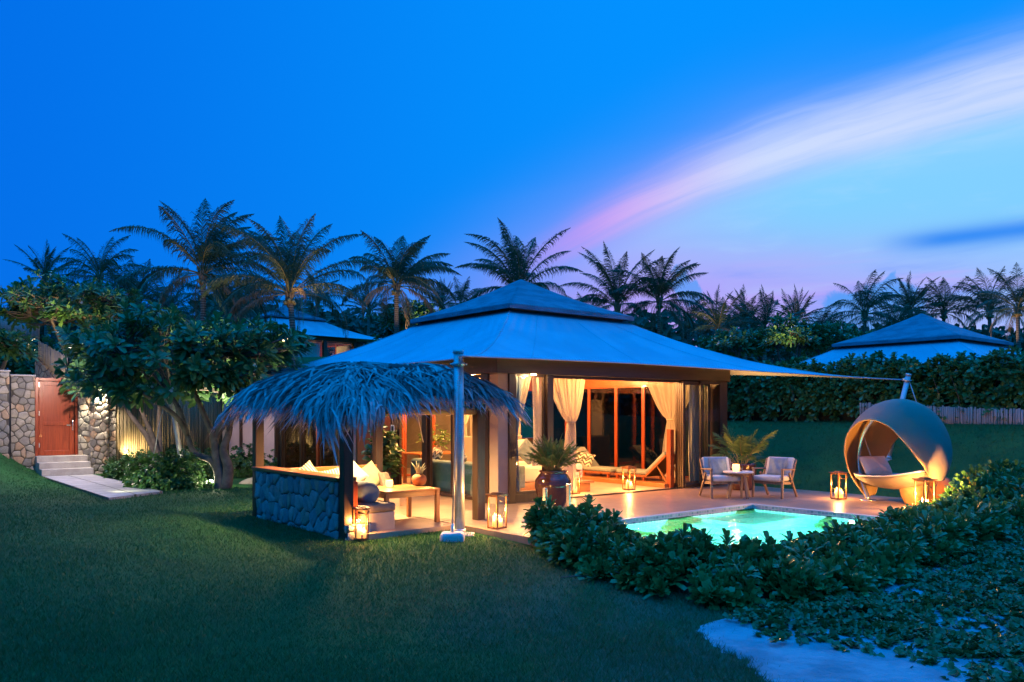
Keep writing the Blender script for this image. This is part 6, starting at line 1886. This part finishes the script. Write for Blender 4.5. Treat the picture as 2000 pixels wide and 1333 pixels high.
# borders and bushes at the left
def bush(label, c, r, h, n, seed, L=0.11, Wd=0.05, mat='shrub', nleaf=10, rz=0.0, name='shrub', group='border shrubs along the path'):
    rg = np.random.default_rng(seed)
    t = thing(name, label, 'shrub', c, rz, group)
    d = rg.normal(0, 1, (n*2, 3)); d[:, 2] = np.abs(d[:, 2]); d /= np.linalg.norm(d, axis=1, keepdims=True); d = d[:n]
    k = (1-0.4*rg.random(len(d))**2)*(1+0.15*np.sin(4*np.arctan2(d[:, 1], d[:, 0])+seed)+0.1*np.sin(7*d[:, 2]+3*d[:, 0]))
    P = d*k[:, None]*np.array([r[0], r[1], h])+np.array([0, 0, 0.04])
    m = MB(); rosette_leaf(m, P, d+rg.normal(0, 0.35, d.shape)+np.array([0, 0, 0.3]), nleaf, L, Wd, rg, 0.5); m.build('foliage', M[mat], t)
    m = MB()
    for i in range(14):
        q = P[rg.integers(0, len(P))]; m.tube([(q[0]*0.15, q[1]*0.15, -0.05), (q[0]*0.5, q[1]*0.5, q[2]*0.6), tuple(q*0.95)], [0.016, 0.011, 0.005], 4, 0, True, False)
    m.build('stems', M['twig'], t)
    return t
def lp_(px, py, d=None):
    p = GP(px, py, -0.07); return (p.x, p.y, gzf(p.x, p.y)-0.02)
bush('rounded bright-lit shrub beside the path end', lp_(325, 955), (0.95, 0.6), 0.72, 420, 71, 0.12, 0.055)
bush('leafy shrub left of the bright one at the path edge', lp_(262, 935), (0.85, 0.6), 0.62, 330, 72)
bush('dense shrub along the path below the bamboo fence', lp_(225, 918), (1.0, 0.7), 0.70, 360, 73)
bush('lit green shrub climbing at the stone pillar foot', lp_(178, 893), (0.75, 0.45), 0.85, 320, 74, 0.13, 0.05)
bush('taller pale green shrub against the bamboo fence', lp_(262, 905), (0.8, 0.5), 1.05, 260, 75, 0.13, 0.05)
bush('dark shrub behind the bright one under the leaning stems', lp_(345, 925), (1.2, 0.6), 0.75, 340, 76)
bush('dark shrub left of the uplit trunk', lp_(375, 935), (0.55, 0.45), 0.6, 200, 77)
bush('dark shrub in front of the pink shutter panels', lp_(478, 932), (0.95, 0.5), 0.80, 300, 78)
bush('low dark shrub by the pergola back post', lp_(505, 920), (0.6, 0.4), 0.5, 160, 79)
for i, (px, py, d, rr_, hh, lab) in enumerate(((745, 690, 46, 2.3, 1.9, 'dark bush on the hill below the lone tall palm'),
        (20, 700, 36, 2.4, 1.6, 'dark bush on the far left slope behind the reed fence'), (230, 700, 33, 2.2, 1.6, 'dark bush behind the gate wall under the frangipani'), (330, 690, 40, 2.6, 2.2, 'dark bush between the big frangipani and the tall palm'), (480, 690, 40, 2.6, 1.9, 'dark bush under the second villa wall'))):
    p = DP(px, py, d); bush(lab, (p.x, p.y, gzf(p.x, p.y)-0.1), (rr_, 1.6), hh+max(0, p.z-gzf(p.x, p.y))*0.5, 330, 300+i, 0.36, 0.13, 'frangi', 10, 0, 'bush', 'dark bushes on the hill')
# leafy shade plant by the timber leaves, behind the bench
t = thing('potted_plant', 'leafy green pot plant between the bench and the red timber leaf', 'potted plant', W(-3.75, 0.05, 0), 0)
m = MB(); m.lathe([(0.16, 0), (0.20, 0.3), (0.22, 0.36), (0.19, 0.36), (0.0, 0.32)], 22); m.build('pot', M['clay'], t)
rg = np.random.default_rng(88); P = rg.normal(0, 1, (70, 3))*np.array([0.17, 0.17, 0.28])+np.array([0, 0, 0.85])
m = MB(); rosette_leaf(m, P, P*np.array([1, 1, 0.3])+np.array([0, 0, 0.3]), 5, 0.24, 0.13, rg, 0.8); m.build('foliage', M['shrub'], t)
m = MB()
for q in P[:16]: m.tube([(q[0]*0.2, q[1]*0.2, 0.3), tuple(q)], [0.012, 0.006], 4, 0, True, False)
m.build('stems', M['twig'], t)
t = thing('flower_vase', 'leafy arrangement in a pale vase on the inner dining table', 'vase', tl+Vector((0.0, 0, 0.74)))
m = MB(); m.lathe([(0.05, 0), (0.08, 0.06), (0.05, 0.18), (0.045, 0.18), (0.0, 0.1)], 16); m.build('vessel', M['white'], t)
P = rg.normal(0, 1, (46, 3))*np.array([0.22, 0.18, 0.12])+np.array([0, 0, 0.36])
m = MB(); rosette_leaf(m, P, P, 5, 0.14, 0.06, rg, 0.8); m.build('foliage', M['areca'], t)
# palms in the urns (children of their urns: the planting is part of the potted plant)
def areca(par, z0, nf, L, seed, spread, leafL, bushy=False, mat='areca', nl=26, droop=1.0, leafw=0.028):
    rg = np.random.default_rng(seed); m = MB()
    for i in range(nf):
        q = (i+0.5)/nf; az = i*2.4+rg.normal(0, 0.2); el = R(88)-q*spread+rg.normal(0, 0.07)
        frond_geom(m, m, az, el, L*(0.75+0.4*rg.random()), droop*(0.5+0.9*q), rg, nl, leafL, leafw, 0, 0.25+0.3*q, (math.cos(az)*0.06, math.sin(az)*0.06, z0), 0.30, 12, 1, 0.010)
    m.build('fronds', [M[mat], M['rachis']], par)
areca(URN, 0.58, 64, 0.72, 91, R(40), 0.15, nl=20, droop=0.85, leafw=0.018)
areca(URN2, 0.48, 17, 1.05, 92, R(60), 0.33, nl=26, droop=0.95)
# ---------------------------------------------------------------- lit lamps, plus fill added along the side wall
WARM = (1.0, 0.45, 0.14); WARM2 = (1.0, 0.62, 0.28)
for u, v, e in ((-2.2,-2.2,360), (-0.2,-2.3,310), (1.4,-2.3,260), (-2.2,0.2,640), (0.2,0.2,320), (2.4,0.2,220), (0.2,2.2,300), (-2.2,2.2,540)):
    p = W(u, v, 2.60)
    light('downlight', 'POINT', p, e, WARM, 0.08)
p = W(-2.42, -3.32, 2.40); light('downlight', 'POINT', p, 25, WARM2, 0.04)
for v in (1.0, 4.6):  # added fill on the side wall, with no known fixture
    light('downlight', 'POINT', W(-3.72, v, 2.46), 60, WARM2, 0.04)
# lamp under the thatch
p = W(-5.9, -3.1, 2.12); light('pergola_lamp', 'SPOT', p, 1600, (1.0, 0.60, 0.24), 0.12, None, aim=p+Vector((0, 0, -1)), angle=150, blend=0.6)
# gate pillar spotlight and its companion over the gate
p = gate_o+Vector((UX*gpx(194)+UY*0.33, UY*gpx(194)-UX*0.33, T1-0.24))
light('pillar_spot', 'SPOT', p, 420, (1.0, 0.86, 0.62), 0.03, None, aim=p+Vector((-UY*0.10, UX*0.10, -1.0)), angle=100, blend=0.9)
p = GW(0.35, -2.2, 2.9); light('gate_lamp', 'POINT', p, 560, (1.0, 0.74, 0.62), 0.06)
# frangipani uplight
t = thing('garden_uplight', 'small glowing garden uplight at the foot of the frangipani trunk', 'spotlight', GP(412, 953, -0.08), 0)
m = MB(); m.tube([(0,0,-0.05), (0,0,0.05)], 0.012, 8); m.tube([(-0.02, 0.05, 0.02), (0.02, -0.05, 0.14)], 0.05, 14); m.build('housing', M['black'], t)
m = MB(); m.lathe([(0.0, 0.035), (0.03, 0.03), (0.05, 0.0), (0.0, -0.01)], 16, 0, (0,0,0)); o = m.build('lens', M['bulb'], t, (0.022, -0.055, 0.15)); o.rotation_euler = (R(35), R(12), 0)
p = Vector(t.location)+Vector((0.03, -0.10, 0.24))
light('uplight', 'SPOT', p, 1300, (1.0, 0.86, 0.58), 0.03, None, aim=p+Vector((0.35, 0.30, 1.0)), angle=100, blend=0.6)
light('uplight_spill', 'POINT', p, 50, (1.0, 0.90, 0.62), 0.05)
p = lp_(300, 955); light('path_uplight', 'SPOT', (p[0]-0.2, p[1]-1.7, 0.22), 70, (0.95, 0.95, 0.55), 0.03, None, aim=(p[0]+0.3, p[1]+1.0, 0.6), angle=120, blend=0.8)
# garden uplights on the far planting
def up(px, py, d, e, aimz=3.0, ang=110, col=(1.0, 0.66, 0.32), dy=0.8):
    p = DP(px, py, d); light('garden_uplight', 'SPOT', p, e, col, 0.05, None, aim=p+Vector((0, dy, aimz)), angle=ang, blend=0.8)
up(90, 690, 27.2, 700); up(170, 690, 27.5, 600)
up(395, 640, 32, 160); up(590, 640, 32.5, 200); up(775, 660, 40, 200); up(830, 650, 44, 500)
up(1545, 705, 33.8, 600); up(1430, 710, 34, 500); up(1400, 690, 47, 260); up(1550, 680, 54, 260); up(1960, 690, 50, 220)
p = DP(118, 712, 27.3); light('fence_lamp', 'POINT', p, 110, (1.0, 0.66, 0.34), 0.05)
p = DP(250, 890, 24.4); light('fence_uplight', 'SPOT', p, 130, (1.0, 0.74, 0.36), 0.04, None, aim=p+Vector((-0.2, 1.2, 0.9)), angle=120, blend=0.8)
# glow inside the second villa
p = Vector(n2v.location)+Vector((0, 0, 2.2)); light('villa_lamp', 'POINT', p, 420, WARM2, 0.2)
# potted palm spot by the deck
p = GP(1425, 955, 0)+Vector((0, -0.25, 0.06)); light('plant_spot', 'SPOT', p, 420, (1.0, 0.78, 0.36), 0.03, None, aim=p+Vector((0.15, 0.5, 1.2)), angle=140, blend=0.8)
p = W(3.95, -3.75, 1.3); light('soffit_spot', 'SPOT', p, 170, (1.0, 0.45, 0.12), 0.06, None, aim=W(4.9, -4.3, 2.7), angle=150, blend=0.8)
# swing hood glow from its candle lantern
# pool lamps under water
for u, v, du, dv in ((-2.4, PV0+0.06, 0.0, 1.0), (-0.6, PV0+0.06, 0.0, 1.0), (PU0+0.06, -7.6, 1.0, 0.0), (PU0+0.06, -6.65, 1.0, 0.0), (PU1-0.06, -8.2, -1.0, 0.0)):
    p = W(u, v, -0.30); a = W(u+du, v+dv, -0.42)
    light('pool_lamp', 'AREA', p, 430, (0.52, 1.0, 0.90), 0.22, None, aim=a)
# last light of the sky behind the cloud band
s = light('sun', 'SUN', (20, 40, 30), 0.02, (0.45, 0.65, 1.0), 0.1)
s.data.angle = R(30); s.rotation_euler = (R(62), 0, R(150))

# ---------------------------------------------------------------- camera and render settings
cd = bpy.data.cameras.new('camera'); cam = bpy.data.objects.new('camera', cd); COL.objects.link(cam)
cam.location = (0, 0, CAMZ); cam.rotation_euler = (R(90), 0, 0)
cd.sensor_width = 36.0; cd.lens = 36.0*F/2000.0; cd.shift_y = (HOR-666.5)/2000.0
cd.clip_start = 0.05; cd.clip_end = 5000
SC.camera = cam
SC.view_settings.view_transform = 'Standard'; SC.view_settings.look = 'None'; SC.view_settings.exposure = 0.0; SC.view_settings.gamma = 1.0
SC.render.engine = 'CYCLES'
cy = SC.cycles
cy.use_denoising = True
try: cy.denoiser = 'OPENIMAGEDENOISE'
except Exception: pass
cy.use_adaptive_sampling = True; cy.adaptive_threshold = 0.02
cy.max_bounces = 8; cy.diffuse_bounces = 3; cy.glossy_bounces = 3; cy.transmission_bounces = 6; cy.transparent_max_bounces = 24
cy.sample_clamp_indirect = 6.0; cy.caustics_reflective = False; cy.caustics_refractive = False
cy.use_light_tree = True
